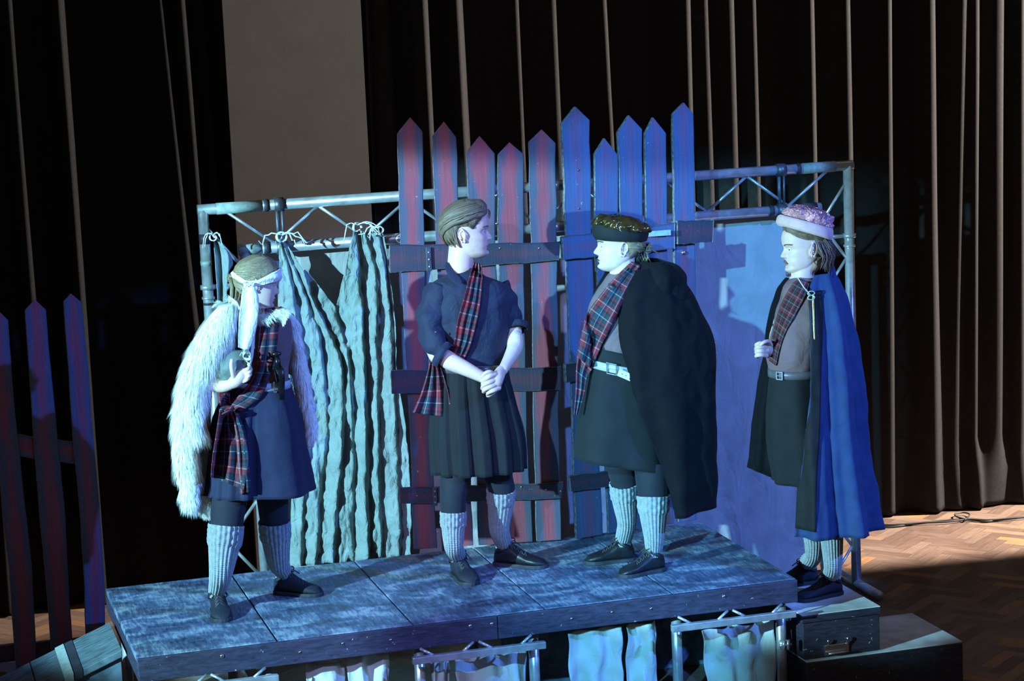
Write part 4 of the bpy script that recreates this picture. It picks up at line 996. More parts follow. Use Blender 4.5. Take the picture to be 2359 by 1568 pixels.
    # legs
    for j, (sp, sh_) in enumerate((
        ([(P(1044, 1178, -.055), .054), (P(1044, 1215, -.06), .052), (P(1045, 1255, -.07), .043), (P(1047, 1290, -.08), .036), (PZ(1050, 1318, .655), .038)], ((1046, 1312), (1056, 1350))),
        ([(P(1154, 1126, .05), .061), (P(1153, 1165, .07), .058), (P(1150, 1215, .09), .046), (P(1147, 1250, .10), .038), (PZ(1146, 1284, .67), .038)], ((1140, 1300), (1250, 1307))))):
        h0 = PZ(*sh_[0], .6); t0 = PZ(*sh_[1], .6)
        if j == 0: t0 = h0+(t0-h0).normalized()*.27; h0 = PZ(1049, 1322, .6); t0 = h0 + V((.02, -.25, 0))
        else: t0 = h0+(t0-h0).normalized()*.275
        sp = ankle(sp, h0, t0); sock(per, sp, .075); shoe(per, (h0.x, h0.y), (t0.x, t0.y), .6, (sp[-1][0], .040), .050, .085, 'suede' if j == 0 else 'shoe', seed=j)
    for q in ([(P(1050, 1082, -.02), .072), (P(1044, 1140, -.05), .062), (P(1044, 1185, -.055), .056)], [(P(1140, 1070, .03), .072), (P(1155, 1125, .05), .062), (P(1154, 1140, .052), .060)]): sleeve('legging', 'legging', per, q, wr=.001)
    return per

# ---------------------------------------------------------------- person in the gold hat and black velvet cape (third)
def gold_hat():
    Y = .50; P = lambda x, y, d=0: PY(x, y, Y+d)
    per = thing('person', 'person in a puffy gold hat and black velvet cape with a grey belt, facing left', 'person', (2.4, .5, .6))
    hd = Head(PY(1424, 564, Y), 164, -2, 0, .246, nose=1.05, jaw=.95)
    co = G(); tq = V((.9, -.3, 0))
    torso(co, [(P(1440, 1000), .13, .10, tq), (P(1440, 920), .135, .11, tq), (P(1432, 840), .10, .09, tq), (P(1432, 760), .115, .095, tq), (P(1440, 695), .11, .085, tq), (P(1440, 650), .09, .06, tq)])
    leg(co, [(P(1420, 1000, .03), .085), (P(1430, 1060, .04), .070), (P(1437, 1110, .06), .056), (P(1440, 1160, .08), .052), (P(1448, 1220, .11), .036), (PZ(1452, 1262, .67), .032)])
    leg(co, [(P(1480, 1000, -.05), .09), (P(1500, 1080, -.08), .075), (P(1503, 1140, -.10), .062), (P(1504, 1200, -.11), .052), (P(1508, 1260, -.12), .038), (PZ(1510, 1298, .66), .034)])
    chain(co, [(P(1500, 690, -.08), .05), (P(1525, 760, -.12), .045), (P(1505, 850, -.12), .04)]); chain(co, [(P(1410, 700, .07), .045), (P(1408, 760, .10), .04), (P(1420, 830, .08), .035)])
    hg = G(); hd.face(hg); chain(hg, [(hd.W(-.10, 0, .20), .056), (P(1432, 622, 0), .056), (P(1436, 655, 0), .062)], 56)
    body_build(per, co, [hg], hd); hd.eyes(per); hd.brows(per, 'hair_brown')
    def hl(a): a = abs(a); return float(np.interp(a, [0, 30, 60, 85, 104, 114, 130, 180], [.82, .80, .70, .62, .62, .40, .28, .22]))
    g = G(); cap(g, hd, hl, .008); rnd = random.Random(9); st = []
    for k in range(130):
        a = rnd.choice((-1, 1))*rnd.uniform(106, 170); t0 = rnd.uniform(.40, .75); st.append([(a, t0, .008), ((a+math.copysign(172, a))/2, t0-.03, .014), (math.copysign(174, a), .40+rnd.uniform(-.08, .08), .018)])
    locks(g, hd, st, .0045)
    c = PY(1490, 571, Y)
    for k in range(26):      # bun: looped coils with a short tail
        ax = V((rnd.gauss(0, 1), rnd.gauss(0, 1), rnd.gauss(0, 1))).normalized(); b = ax.orthogonal().normalized(); d = ax.cross(b); r = rnd.uniform(.014, .024)
        g.tube([c+b*r*math.cos(a)*1.15+d*r*math.sin(a) for a in np.linspace(0, 5.2, 14)], .0045, 6, flat=.5)
    for k in range(26):
        q = c+V((-.025+rnd.uniform(-.03, .02), rnd.uniform(-.02, .02), -.005)); g.tube([q, q+V((rnd.uniform(-.01, .02), 0, -.03)), q+V((rnd.uniform(-.02, .03), rnd.uniform(-.01, .01), -.06))], [.004, .0035, .001], 5)
    g.tube([c+V((.02, 0, -.01)), c+V((.06, 0, -.03))], .003, 6)
    g.build('hair', 'hair_fair', per)
    # hat: dark band and puffed gold crown
    hat, _ = loft('hat', 'cape_dark', per, [(1369, 516, 1486, 514, Y, .105), (1367, 526, 1490, 523, Y, .118), (1368, 540, 1490, 539, Y, .118), (1374, 551, 1486, 552, Y, .110)], n=60, steps=16, wr=.003, thick=.006)
    rows = []; R_ = spl([(1375, 528, 1490, 534, .112), (1371, 518, 1494, 530, .128), (1373, 506, 1490, 520, .125), (1385, 498, 1470, 507, .095), (1402, 494, 1448, 499, .055), (1420, 493, 1428, 494, .01)], 40); n = 220
    for i, (xa, ya, xb, yb, dp) in enumerate(R_):
        a = PY(xa, ya, Y); b = PY(xb, yb, Y); c = (a+b)/2; u = (b-a)/2; row = []; t = i/39
        for j in range(n):
            ph = 2*math.pi*j/n; f = .0075*math.sin(ph*19+2.5*noise.noise(V((ph*1.5, t*2, 0)))*3)*(1-t)**.8+.010*noise.noise(V((math.cos(ph)*2.6, math.sin(ph)*2.6, t*4)))
            p = c+u*math.cos(ph)*(1+f/.11)+V((0, dp*math.sin(ph)*(1+f/.11), 0)); p.z += .012*noise.noise(V((p.x*26, p.y*26, 3)))*ss(.1, .5, t) + .006*math.sin(ph*7+t*9)*t*(1-t)*3; row.append(p)
        rows.append(row)
    g = G(); g.rows(rows, closed=True, cap=True); q = g.build('hat_crown', 'gold', hat); q['label'] = 'shiny gold gathered crown'
    sh, _ = loft('shirt', 'shirt_taupe', per, [(1412, 626, 1466, 622, Y, .062), (1392, 650, 1490, 642, Y, .085), (1366, 690, 1512, 690, Y, .115), (1354, 740, 1505, 745, Y, .125), (1364, 785, 1490, 800, Y, .118), (1372, 822, 1486, 832, Y, .105)], wr=.010, seed=6)
    sk, _ = loft('skirt', 'kilt_black', per, [(1363, 798, 1495, 820, Y, .128), (1361, 850, 1500, 858, Y, .132), (1350, 900, 1515, 905, Y, .145), (1336, 970, 1535, 975, Y, .155), (1326, 1056, 1548, 1082, Y, .165)], fold=lambda ph, t: .010*t*math.sin(ph*5+1), wr=.006)
    sk['label'] = 'teal charcoal wrap skirt'
    bl, p, tg, nn, R = belt_ring('belt', 'belt_lt', per, (1361, 836, 1500, 858, Y, .131), h=.038, buckle=(1393, 846, .046, .050))
    g = G(); base_ = p+tg*.02; d = (tg+V((0, 0, -.22))).normalized()
    if (PY(1450, 850, Y)-p).dot(tg) < 0: d = (-tg+V((0, 0, -.22))).normalized()
    Rt = Matrix((d, nn, d.cross(nn))).transposed(); g.box(p+d*.085+nn*.006, .10, .005, .036, Rt); q = g.build('belt_tail', 'belt_lt', bl, False); bevel(q, .002)
    g = G()
    for k in range(4): g.ball(p+d*(.055+.02*k)+nn*.009, .003, 8)
    g.build('belt_hole', 'belt_dk', q)
    bv = bvh_of(sh, sk)
    sa, _ = wrap('sash', 'tartan1', per, [(1456, 602, 1476, 612), (1414, 642, 1450, 664), (1378, 686, 1424, 720), (1350, 728, 1402, 765), (1338, 775, 1384, 800), (1329, 820, 1364, 850)], bv, .032, Y-.05, fold=.010, nf=2, seed=4, n=30)
    a, _ = wrap('sash_tail', 'tartan1', sa, [(1330, 815, 1364, 850), (1327, 850, 1352, 870), (1326, 900, 1346, 905), (1322, 955, 1332, 955)], None, .02, Y-.02, fold=.006, nf=2, seed=1, n=20)
    # cape: open at the front edge, thrown over the near shoulder, hood lying behind the neck
    rings = [(1436, 622, 1520, 600, Y, .10), (1400, 655, 1562, 640, Y, .15), (1385, 700, 1605, 705, Y, .19), (1380, 780, 1634, 790, Y, .22), (1385, 900, 1638, 905, Y, .24), (1400, 1020, 1640, 1010, Y, .25), (1420, 1100, 1638, 1090, Y, .25), (1440, 1182, 1634, 1150, Y, .245)]
    edge = ([(0, 1436), (.14, 1424), (.28, 1422), (.43, 1428), (.57, 1462), (.71, 1508), (.86, 1540), (1, 1556)], 120)
    fo = lambda ph, t: .004+.020*t*math.sin(ph*8+.8*math.sin(ph*3)+1.2*t)*(.5+.5*t)
    cp, _ = loft('cape', 'cape_black', per, rings, n=130, steps=60, edge=edge, fold=fo, wr=.014, wsc=7, thick=.004, seed=8)
    cp['label'] = 'black velvet cape with a hood'
    rings = [(1462, 600, 1520, 598, Y-.02, .10), (1458, 618, 1556, 612, Y-.02, .13), (1462, 645, 1572, 640, Y-.02, .15), (1478, 680, 1574, 668, Y-.02, .15), (1500, 704, 1560, 690, Y-.02, .12)]
    loft('hood', 'cape_black', cp, rings, n=70, steps=24, wr=.022, wsc=10, fold=lambda ph, t: .01*math.sin(ph*4+t*5), seed=2)
    fl_, _ = loft('cape_front', 'cape_black', cp, [(1398, 622, 1416, 622, Y+.10, .04), (1378, 660, 1404, 660, Y+.12, .05), (1366, 700, 1392, 705, Y+.13, .06), (1364, 760, 1384, 765, Y+.13, .05)], n=40, steps=16, wr=.006)
    g = G(); g.ball(P(1404, 655, -.10), .007, 10); g.tube([P(1402, 655, -.11), P(1413, 664, -.13)], .004, 6); g.build('clasp', 'steel_dk', cp)
    for j, (sp, a_, b_) in enumerate((
        ([(P(1437, 1112, .06), .061), (P(1439, 1150, .08), .058), (P(1444, 1200, .10), .044), (P(1449, 1240, .12), .037), (PZ(1452, 1264, .665), .037)], (1462, 1290), (1357, 1298)),
        ([(P(1505, 1142, -.10), .070), (P(1505, 1180, -.11), .064), (P(1507, 1230, -.115), .048), (P(1509, 1270, -.12), .038), (PZ(1510, 1298, .66), .038)], (1530, 1312), (1430, 1330)))):
        h0 = PZ(*a_, .6); t0 = PZ(*b_, .6); t0 = h0+(t0-h0).normalized()*.245
        sp = ankle(sp, h0, t0); sock(per, sp, .085); shoe(per, (h0.x, h0.y), (t0.x, t0.y), .6, (sp[-1][0], .040), .049, .082, seed=j+3)
    for q in ([(P(1430, 1060, .04), .074), (P(1437, 1100, .06), .066), (P(1438, 1122, .065), .060)], [(P(1500, 1070, -.08), .082), (P(1503, 1120, -.10), .074), (P(1505, 1150, -.10), .068)]): sleeve('legging', 'legging', per, q, wr=.001)
    return per

# ---------------------------------------------------------------- man in the blue cape (rightmost)
def blue_cape():
    Y = .20; P = lambda x, y, d=0: PY(x, y, Y+d)
    per = thing('person', 'man in a pink hat and long blue cape standing on the flight case', 'person', (3.27, .2, .42))
    hd = Head(PY(1850, 566, Y), 176, 4, 0, .245, nose=.95, jaw=1.05)
    co = G(); tq = V((.9, -.35, 0))
    torso(co, [(P(1838, 1040), .09, .09, tq), (P(1836, 940), .095, .10, tq), (P(1832, 860), .078, .085, tq), (P(1840, 780), .085, .09, tq), (P(1850, 705), .075, .08, tq), (P(1850, 665), .06, .05, tq)])
    leg(co, [(P(1850, 1030, .05), .085), (P(1866, 1120, .06), .062), (P(1874, 1190, .08), .054), (P(1876, 1240, .10), .046), (P(1874, 1285, .12), .034), (PZ(1872, 1312, .49), .032)])
    leg(co, [(P(1880, 1030, -.04), .085), (P(1900, 1120, -.05), .064), (P(1914, 1190, -.06), .054), (P(1918, 1250, -.07), .046), (P(1920, 1310, -.08), .034), (PZ(1920, 1340, .49), .032)])
    chain(co, [(P(1815, 700, .10), .04), (P(1792, 770, .15), .04), (P(1790, 810, .05), .038), (P(1768, 806, -.02), .028)]); chain(co, [(P(1905, 700, -.06), .055), (P(1920, 790, -.08), .048), (P(1905, 860, -.12), .04)])
    hg = G(); hd.face(hg); chain(hg, [(hd.W(-.10, 0, .20), .060), (P(1850, 622, 0), .058), (P(1848, 665, 0), .064)], 56)
    fi = G()
    chain(fi, [(P(1790, 806, .02), .027), (P(1772, 804, -.01), .027), (P(1762, 803, -.02), .034), (P(1752, 804, -.025), .031)], 18)
    for i in range(4): finger(fi, [P(1768-i*.5, 792+i*9, -.045), P(1752, 790+i*9.2, -.06), P(1742, 794+i*8.6, -.04), P(1746, 797+i*8.2, -.012)], .0105-.0004*i, .0085)
    finger(fi, [P(1776, 794, -.045), P(1770, 786, -.07), P(1760, 788, -.082), P(1753, 794, -.08)], .0105, .0085)
    body_build(per, co, [hg, fi], hd); hd.eyes(per); hd.brows(per, 'hair_ginger')
    def hl(a): a = abs(a); return float(np.interp(a, [0, 40, 65, 84, 106, 116, 135, 180], [.84, .80, .70, .64, .62, .38, .12, .05]))
    g = G(); cap(g, hd, hl, .012); rnd = random.Random(12)
    for c_ in range(34):
        s = rnd.choice((-1, 1)); a = rnd.uniform(110, 178)*s; t0 = rnd.uniform(.38, .70); L = rnd.uniform(.07, .13); ph = rnd.uniform(0, 6); am = rnd.uniform(.003, .007)
        for k in range(16):
            p0 = hd.P(math.radians(a+rnd.uniform(-7, 7)), t0+rnd.uniform(-.03, .03), .010+rnd.uniform(0, .008)); out = (p0-hd.c); out.z = 0; out.normalize()
            pts = [p0+out*(.022*math.sin(t*2.4)+am*math.sin(t*6+ph+k*.12))+V((0, 0, -L*t-max(0, p0.z-hd.c.z)*t))+V((am*.8*math.cos(t*7+ph), am*.8*math.sin(t*7+ph), 0)) for t in np.linspace(0, 1, 10)]
            g.tube(pts, [.0036*(1-.7*i/9) for i in range(10)], 5, flat=.6)
    g.build('hair', 'hair_ginger', per)
    g = G()
    for k in range(340):      # moustache and goatee
        if k % 2: y = rnd.uniform(-.09, .09); z = .275+rnd.uniform(-.014, .014)-abs(y)*.4; x = .393-abs(y)*.22; l = .007
        else: y = rnd.uniform(-.05, .05); z = rnd.uniform(.0, .05); x = .385-abs(y)*.4-max(0, .03-z)*1.2; l = .013
        p = hd.W(x, y, z); g.tube([p, p+hd.R @ V((.001, .002*(1 if y > 0 else -1), -l))], [.0008, .0003], 4)
    g.build('beard', 'hair_dk', per)
    # hat, tipped down towards the back
    ax = (PY(1905, 528, Y)-PY(1802, 504, Y)); rings = []
    def tilt_ring(ca, u0, dp): return ca, u0, dp
    def lo2(name, m, par, K, n=72, steps=18, f=None, thick=.006, capit=False):
        S = spl(K, steps); rows = []
        for i, (xa, ya, xb, yb, dp) in enumerate(S):
            a = PY(xa, ya, Y+.02); b = PY(xb, yb, Y-.02); c = (a+b)/2; u = (b-a)/2; row = []
            vv = V((0, 1, 0))
            for j in range(n):
                ph = 2*math.pi*j/n; d = f(ph, i/(steps-1)) if f else 0; row.append(c+u*math.cos(ph)*(1+d/.11)+vv*(dp+d)*math.sin(ph)+V((0, 0, d*.4)))
            rows.append(row)
        g = G(); g.rows(rows, closed=True, cap=capit); o = g.build(name, m, par)
        if thick: solid(o, thick)
        return o
    hat = lo2('hat', 'pink_band', per, [(1802, 496, 1912, 526, .108), (1796, 500, 1914, 532, .116), (1793, 512, 1913, 546, .117), (1797, 518, 1908, 551, .110)])
    hat['label'] = 'pink hat with a smooth rolled band'
    cr = lo2('hat_crown', 'pink', hat, [(1812, 504, 1908, 532, .10), (1808, 490, 1915, 520, .113), (1814, 480, 1912, 500, .11), (1832, 474, 1896, 486, .075), (1850, 472, 1872, 477, .02)], n=220, steps=44, thick=0, capit=True,
             f=lambda ph, t: .012*noise.noise(V((math.cos(ph)*5, math.sin(ph)*5, t*5)))+.009*abs(noise.noise(V((math.cos(ph)*11, math.sin(ph)*11, t*9))))*2-.006)
    cr['label'] = 'crumpled shiny pink crown'
    sh, _ = loft('shirt', 'shirt_taupe', per, [(1826, 636, 1874, 640, Y, .06), (1808, 660, 1896, 660, Y, .085), (1800, 700, 1896, 700, Y, .115), (1788, 760, 1896, 760, Y, .125), (1774, 815, 1890, 812, Y, .125), (1776, 850, 1880, 842, Y, .115), (1782, 866, 1876, 860, Y, .11)], wr=.012, seed=9)
    kl, _ = loft('kilt', 'kilt_black', per, [(1782, 850, 1880, 846, Y, .112), (1776, 890, 1884, 885, Y, .125), (1772, 960, 1894, 950, Y, .14), (1776, 1040, 1904, 1035, Y, .15), (1786, 1112, 1912, 1105, Y, .155)], fold=lambda ph, t: .012*t*math.sin(ph*6), wr=.006)
    belt_ring('belt', 'belt_dk', per, (1776, 860, 1884, 852, Y, .120), h=.036, buckle=(1786, 856, .03, .034), buckle_m='steel')
    bv = bvh_of(sh, kl)
    wrap('sash', 'tartan2', per, [(1838, 642, 1866, 652), (1822, 660, 1856, 680), (1800, 700, 1834, 722), (1786, 745, 1810, 765), (1776, 790, 1796, 805), (1772, 830, 1788, 842)], bv, .014, Y-.05, fold=.004, nf=2, seed=6)
    # cape: near side from the front edge round the back; far side hangs darker
    fo = lambda ph, t: (.004+.030*t)*math.sin(ph*9+.9*math.sin(ph*2)+.5)+.006*t*math.sin(ph*23)
    rings = [(1838, 634, 1914, 622, Y, .085), (1815, 655, 1926, 648, Y, .12), (1800, 690, 1944, 692, Y, .15), (1790, 780, 1960, 790, Y, .18), (1785, 900, 1972, 900, Y, .20), (1782, 1020, 1984, 1030, Y, .22), (1782, 1120, 1996, 1120, Y, .235), (1784, 1225, 2008, 1205, Y, .245)]
    edge = ([(0, 1876), (.14, 1866), (.28, 1866), (.43, 1868), (.57, 1868), (.72, 1852), (.86, 1834), (1, 1828)], 72)
    cp, _ = loft('cape', 'cape_blue', per, rings, n=200, steps=70, edge=edge, fold=fo, wr=.010, wsc=8, seed=4)
    cp['label'] = 'long blue cape falling in deep folds'
    bvc = bvh_of(cp)
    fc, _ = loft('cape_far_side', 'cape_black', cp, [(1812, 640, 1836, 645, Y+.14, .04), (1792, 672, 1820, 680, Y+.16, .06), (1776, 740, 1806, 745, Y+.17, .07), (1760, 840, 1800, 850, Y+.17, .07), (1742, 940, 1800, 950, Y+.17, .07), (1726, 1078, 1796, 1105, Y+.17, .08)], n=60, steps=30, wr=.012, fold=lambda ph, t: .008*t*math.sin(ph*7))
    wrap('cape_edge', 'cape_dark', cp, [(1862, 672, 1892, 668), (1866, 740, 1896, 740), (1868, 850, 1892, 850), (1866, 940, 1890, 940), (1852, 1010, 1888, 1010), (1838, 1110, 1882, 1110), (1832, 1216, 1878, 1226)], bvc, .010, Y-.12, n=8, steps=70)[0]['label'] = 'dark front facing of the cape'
    wrap('cape_trim', 'trim', cp, [(1871, 678, 1875, 678), (1872, 710, 1876, 710), (1873, 745, 1877, 745), (1875, 782, 1878, 782)], bvc, .013, Y-.13, n=3)[0]['label'] = 'gold braid'
    cc, _ = loft('cape_collar', 'cape_blue', cp, [(1852, 646, 1920, 640, Y, .085), (1856, 632, 1918, 624, Y, .082), (1866, 622, 1914, 610, Y, .078)], n=120, steps=14, arc=lambda t: (-80, 150), fold=lambda ph, t: .004*math.sin(ph*26), wr=.002)
    g = G(); g.tube([P(1838, 640, -.10), P(1852, 662, -.13), P(1868, 680, -.15)], .0028, 6)
    for s in (-1, 1): g.tube([P(1868, 680, -.155)+V((s*.018*math.sin(a), -.004, .010*(1-math.cos(a))*s)) for a in np.linspace(0, 6, 10)], .0025, 6)
    g.build('cape_cord', 'cord', cp)
    for j, (sp, a_, b_) in enumerate((
        ([(P(1872, 1205, .08), .054), (P(1876, 1240, .10), .048), (P(1875, 1275, .12), .040), (P(1873, 1300, .13), .037), (PZ(1872, 1324, .475), .038)], (1884, 1340), (1790, 1352)),
        ([(P(1914, 1210, -.06), .056), (P(1917, 1255, -.07), .049), (P(1919, 1300, -.08), .041), (P(1920, 1325, -.085), .039), (PZ(1922, 1352, .475), .040)], (1938, 1366), (1836, 1386)))):
        h0 = PZ(*a_, .4215); t0 = PZ(*b_, .4215); t0 = h0+(t0-h0).normalized()*.262
        sp = ankle(sp, h0, t0); sock(per, sp, .02, slouch=.003); shoe(per, (h0.x, h0.y), (t0.x, t0.y), .4215, (sp[-1][0], .040), .050, .078, 'suede', seed=j+6)
    return per

# ---------------------------------------------------------------- woman with the head scarf and white fur (leftmost)
def fur_wrap():
    Y = .55; P = lambda x, y, d=0: PY(x, y, Y+d)
    per = thing('person', 'woman with a white head scarf and long white fur stole, looking to the right', 'person', (.6, .55, .6))
    hd = Head(PY(592, 650, Y), -4, 12, -4, .232, nose=.95, jaw=.98)
    co = G(); tq = V((.96, -.2, 0))
    torso(co, [(P(580, 1050), .13, .10, tq), (P(580, 970), .145, .11, tq), (P(595, 890), .105, .085, tq), (P(598, 810), .11, .09, tq), (P(598, 755), .11, .08, tq), (P(594, 712), .08, .06, tq)])
    leg(co, [(P(548, 1050, -.04), .085), (P(532, 1140, -.06), .072), (P(522, 1200, -.08), .064), (P(514, 1270, -.10), .056), (P(506, 1335, -.12), .038), (PZ(502, 1385, .66), .034)])
    leg(co, [(P(612, 1050, .06), .085), (P(626, 1130, .08), .070), (P(632, 1200, .11), .060), (P(637, 1260, .13), .052), (P(644, 1310, .14), .037), (PZ(648, 1345, .665), .033)])
    chain(co, [(P(524, 760, 0), .052), (P(492, 830, -.05), .046), (P(478, 876, -.10), .038)]); chain(co, [(P(662, 760, .08), .050), (P(690, 850, .14), .042), (P(700, 930, .12), .034), (P(708, 985, .08), .026)])
    hg = G(); hd.face(hg); chain(hg, [(hd.W(-.08, 0, .20), .052), (P(592, 706, 0), .054), (P(594, 735, 0), .060)], 56)
    fi = G()
    chain(fi, [(P(474, 872, -.08), .037), (P(492, 884, -.12), .036), (P(516, 888, -.16), .030), (P(534, 884, -.185), .024)], 20)
    chain(fi, [(P(532, 884, -.185), .024), (P(542, 878, -.20), .031), (P(552, 868, -.205), .033), (P(560, 860, -.20), .028)], 18)
    finger(fi, [P(540, 872, -.215), P(536, 858, -.232), P(533, 842, -.238), P(534, 830, -.235)], .0125, .0088)
    for i, k in enumerate((((560, 856), (570, 850), (575, 846), (573, 838)), ((562, 864), (573, 858), (578, 852), (576, 845)), ((560, 872), (572, 867), (577, 861), (575, 855)), ((556, 880), (567, 876), (573, 870), (572, 865)))):
        finger(fi, [P(*k[0], -.215), P(*k[1], -.235), P(*k[2], -.225), P(*k[3], -.205)], .0100-.0005*i, .0080-.0004*i)
    lh = G(); chain(lh, [(P(700, 960, .10), .026), (P(708, 985, .08), .026), (P(712, 1000, .07), .026)], 14)
    for i in range(4): finger(lh, [P(705+i*5, 1002, .05+i*.012), P(706+i*5, 1016, .04+i*.012), P(708+i*4, 1028, .045+i*.012)], .0082, .0066)
    finger(lh, [P(700, 992, .04), P(698, 1006, .02), P(700, 1016, .015)], .009, .0075)
    body_build(per, co, [hg, fi, lh], hd); hd.eyes(per)
    def hl(a): a = abs(a); return float(np.interp(a, [0, 30, 60, 85, 100, 120, 180], [.83, .80, .66, .50, .45, .28, .16]))
    g = G(); cap(g, hd, hl, .010); rnd = random.Random(2); st = []
    for k in range(240):
        a = rnd.uniform(-150, 150); t0 = min(.97, hl(a)+rnd.uniform(0, .45)); sg = 1 if a > 0 else -1
        st.append([(a, t0, .007), (a+sg*(172-abs(a))*.35, t0-.02, .0115), (a+sg*(172-abs(a))*.75, t0*.6+.2, .011), (sg*172, .40+rnd.uniform(-.06, .1), .011)])
    locks(g, hd, st, .0048)
    c = PY(536, 640, Y+.02)
    for k in range(18):
        ax = V((rnd.gauss(0, 1), rnd.gauss(0, 1), rnd.gauss(0, 1))).normalized(); b = ax.orthogonal().normalized(); d = ax.cross(b); r = rnd.uniform(.014, .026)
        g.tube([c+b*r*math.cos(a)+d*r*math.sin(a) for a in np.linspace(0, 5.2, 14)], .0045, 6, flat=.5)
    for k in range(60):
        o_ = V((rnd.uniform(-.022, .022), rnd.uniform(-.02, .02), 0)); e = rnd.uniform(.9, 1.1)
        g.tube([PY(540, 640, Y+.02)+o_, PY(546, 662, Y)+o_*1.3, PY(544, 684, Y)+o_*1.2, PY(534+rnd.uniform(-8, 10), 706, Y)+o_*e], [.005, .0055, .005, .0015], 6, flat=.5)
    g.tube([c+V((.01, -.01, .0)), c+V((.012, -.01, .055))], .0015, 5)
    g.build('hair', 'hair_fair', per)
    # head scarf
    rows = []; W_ = .052
    for i in range(11):
        s = i/10; row = []
        for j in range(121):
            phi = -180+3*j; a = abs(phi)
            lo = np.interp(a, [0, 30, 60, 90, 120, 150, 180], [.585, .58, .52, .43, .44, .50, .52]); wd = np.interp(a, [0, 30, 60, 90, 110, 140, 180], [.22, .21, .19, .12, .07, .09, .12])
            t = lo+wd*s; off = .013+.003*math.sin(s*9+phi*.05)+.003*math.sin(s*math.pi)
            row.append(hd.P(math.radians(phi), t, off))
        rows.append(row)
    g = G(); g.rows(rows); sc = g.build('head_scarf', 'band', per); solid(sc, .003)
    kn = hd.P(math.radians(-102), .46, .026)
    K = [(560, 662, 588, 660), (556, 690, 596, 690), (551, 730, 594, 730), (549, 770, 586, 775), (549, 800, 572, 808)]
    tl, _ = wrap('scarf_tail', 'band', sc, K, None, .0, Y-.17, fold=.006, nf=1, seed=3, n=24, wr=.010)
    K = [(572, 700, 584, 700), (574, 760, 588, 760), (574, 810, 584, 815), (572, 840, 578, 842)]
    wrap('scarf_tail', 'band', sc, K, None, .0, Y-.15, fold=.006, nf=1, seed=5, n=12, wr=.008)
    g = G(); k0 = PY(574, 661, Y-.16); 
    for k in range(6): an = k*1.1; g.tube([k0+V((.020*math.cos(a+an), .008*math.sin(2*a), .016*math.sin(a))) for a in np.linspace(0, 5.5, 12)], .006, 8, flat=.6)
    g.tube([PY(566, 652, Y-.12), k0], .013, 10, flat=.5); g.tube([PY(590, 655, Y-.14), k0], .014, 10, flat=.5); g.build('knot', 'band', sc)
    sh, _ = loft('shirt', 'shirt_taupe', per, [(570, 706, 622, 708, Y, .06), (545, 722, 648, 720, Y, .085), (526, 748, 668, 742, Y, .11), (530, 800, 668, 795, Y, .122), (534, 850, 664, 845, Y, .115), (534, 895, 664, 890, Y, .112)], wr=.010, seed=2)
    sleeve('sleeve', 'shirt_taupe', per, [(P(536, 738, 0), .058), (P(518, 780, -.02), .062), (P(500, 825, -.05), .058), (P(484, 862, -.09), .050), (P(482, 874, -.11), .045)], seed=3, wr=.010)['label'] = 'brown sleeve'
    sleeve('sleeve', 'shirt_taupe', per, [(P(650, 738, .06), .056), (P(668, 790, .10), .056), (P(684, 850, .14), .050)], seed=4, wr=.008)
    sk, _ = loft('skirt', 'kilt_navy', per, [(532, 884, 666, 880, Y, .116), (514, 920, 676, 914, Y, .13), (492, 970, 690, 962, Y, .15), (478, 1060, 708, 1050, Y, .17), (468, 1140, 722, 1126, Y, .185)], fold=lambda ph, t: (.003+.017*t)*math.sin(ph*5+.6)*(1 if math.cos(ph) > -.3 else .5)+(.006*math.tanh(6*math.sin(ph*22))*t if math.cos(ph) < -.15 else 0), n=200, wr=.006)
    bl = belt_ring('belt', 'belt_lt', per, (532, 886, 666, 880, Y, .120), h=.036, buckle=(626, 884, .040, .044))[0]
    bv = bvh_of(sh, sk)
    sa, _ = wrap('sash', 'tartan1', per, [(600, 712, 648, 706), (596, 760, 642, 756), (592, 810, 636, 808), (586, 860, 622, 862), (556, 905, 600, 916), (510, 936, 552, 950)], bv, .018, Y-.1, fold=.006, nf=2, seed=4)
    wrap('sash', 'tartan1', sa, [(504, 890, 530, 906), (502, 915, 530, 925), (508, 935, 540, 945)], bv, .024, Y-.12, n=8)
    g = G()
    for k in range(3): c_ = PY(522, 943+k*3, Y-.19-.005*k); g.tube([c_+V((.026*math.cos(a), .010*math.sin(a), .010*math.sin(a+k))) for a in np.linspace(0, 5.6, 14)], .009, 10, flat=.6)
    g.build('sash_knot', 'tartan1', sa)
    for k, sd in (([(506, 944, 540, 946), (500, 985, 556, 985), (490, 1050, 572, 1052), (486, 1098, 562, 1128)], 2), ([(528, 950, 548, 950), (542, 1000, 566, 1000), (548, 1080, 574, 1080), (553, 1138, 580, 1132)], 5)):
        wrap('sash_tail', 'tartan1', sa, k, bv, .03, Y-.18, fold=.010, nf=2, seed=sd, n=30)
    # fur stole: backing strips plus combed tufts
    fb = G(); fr = G(); rnd = random.Random(11)
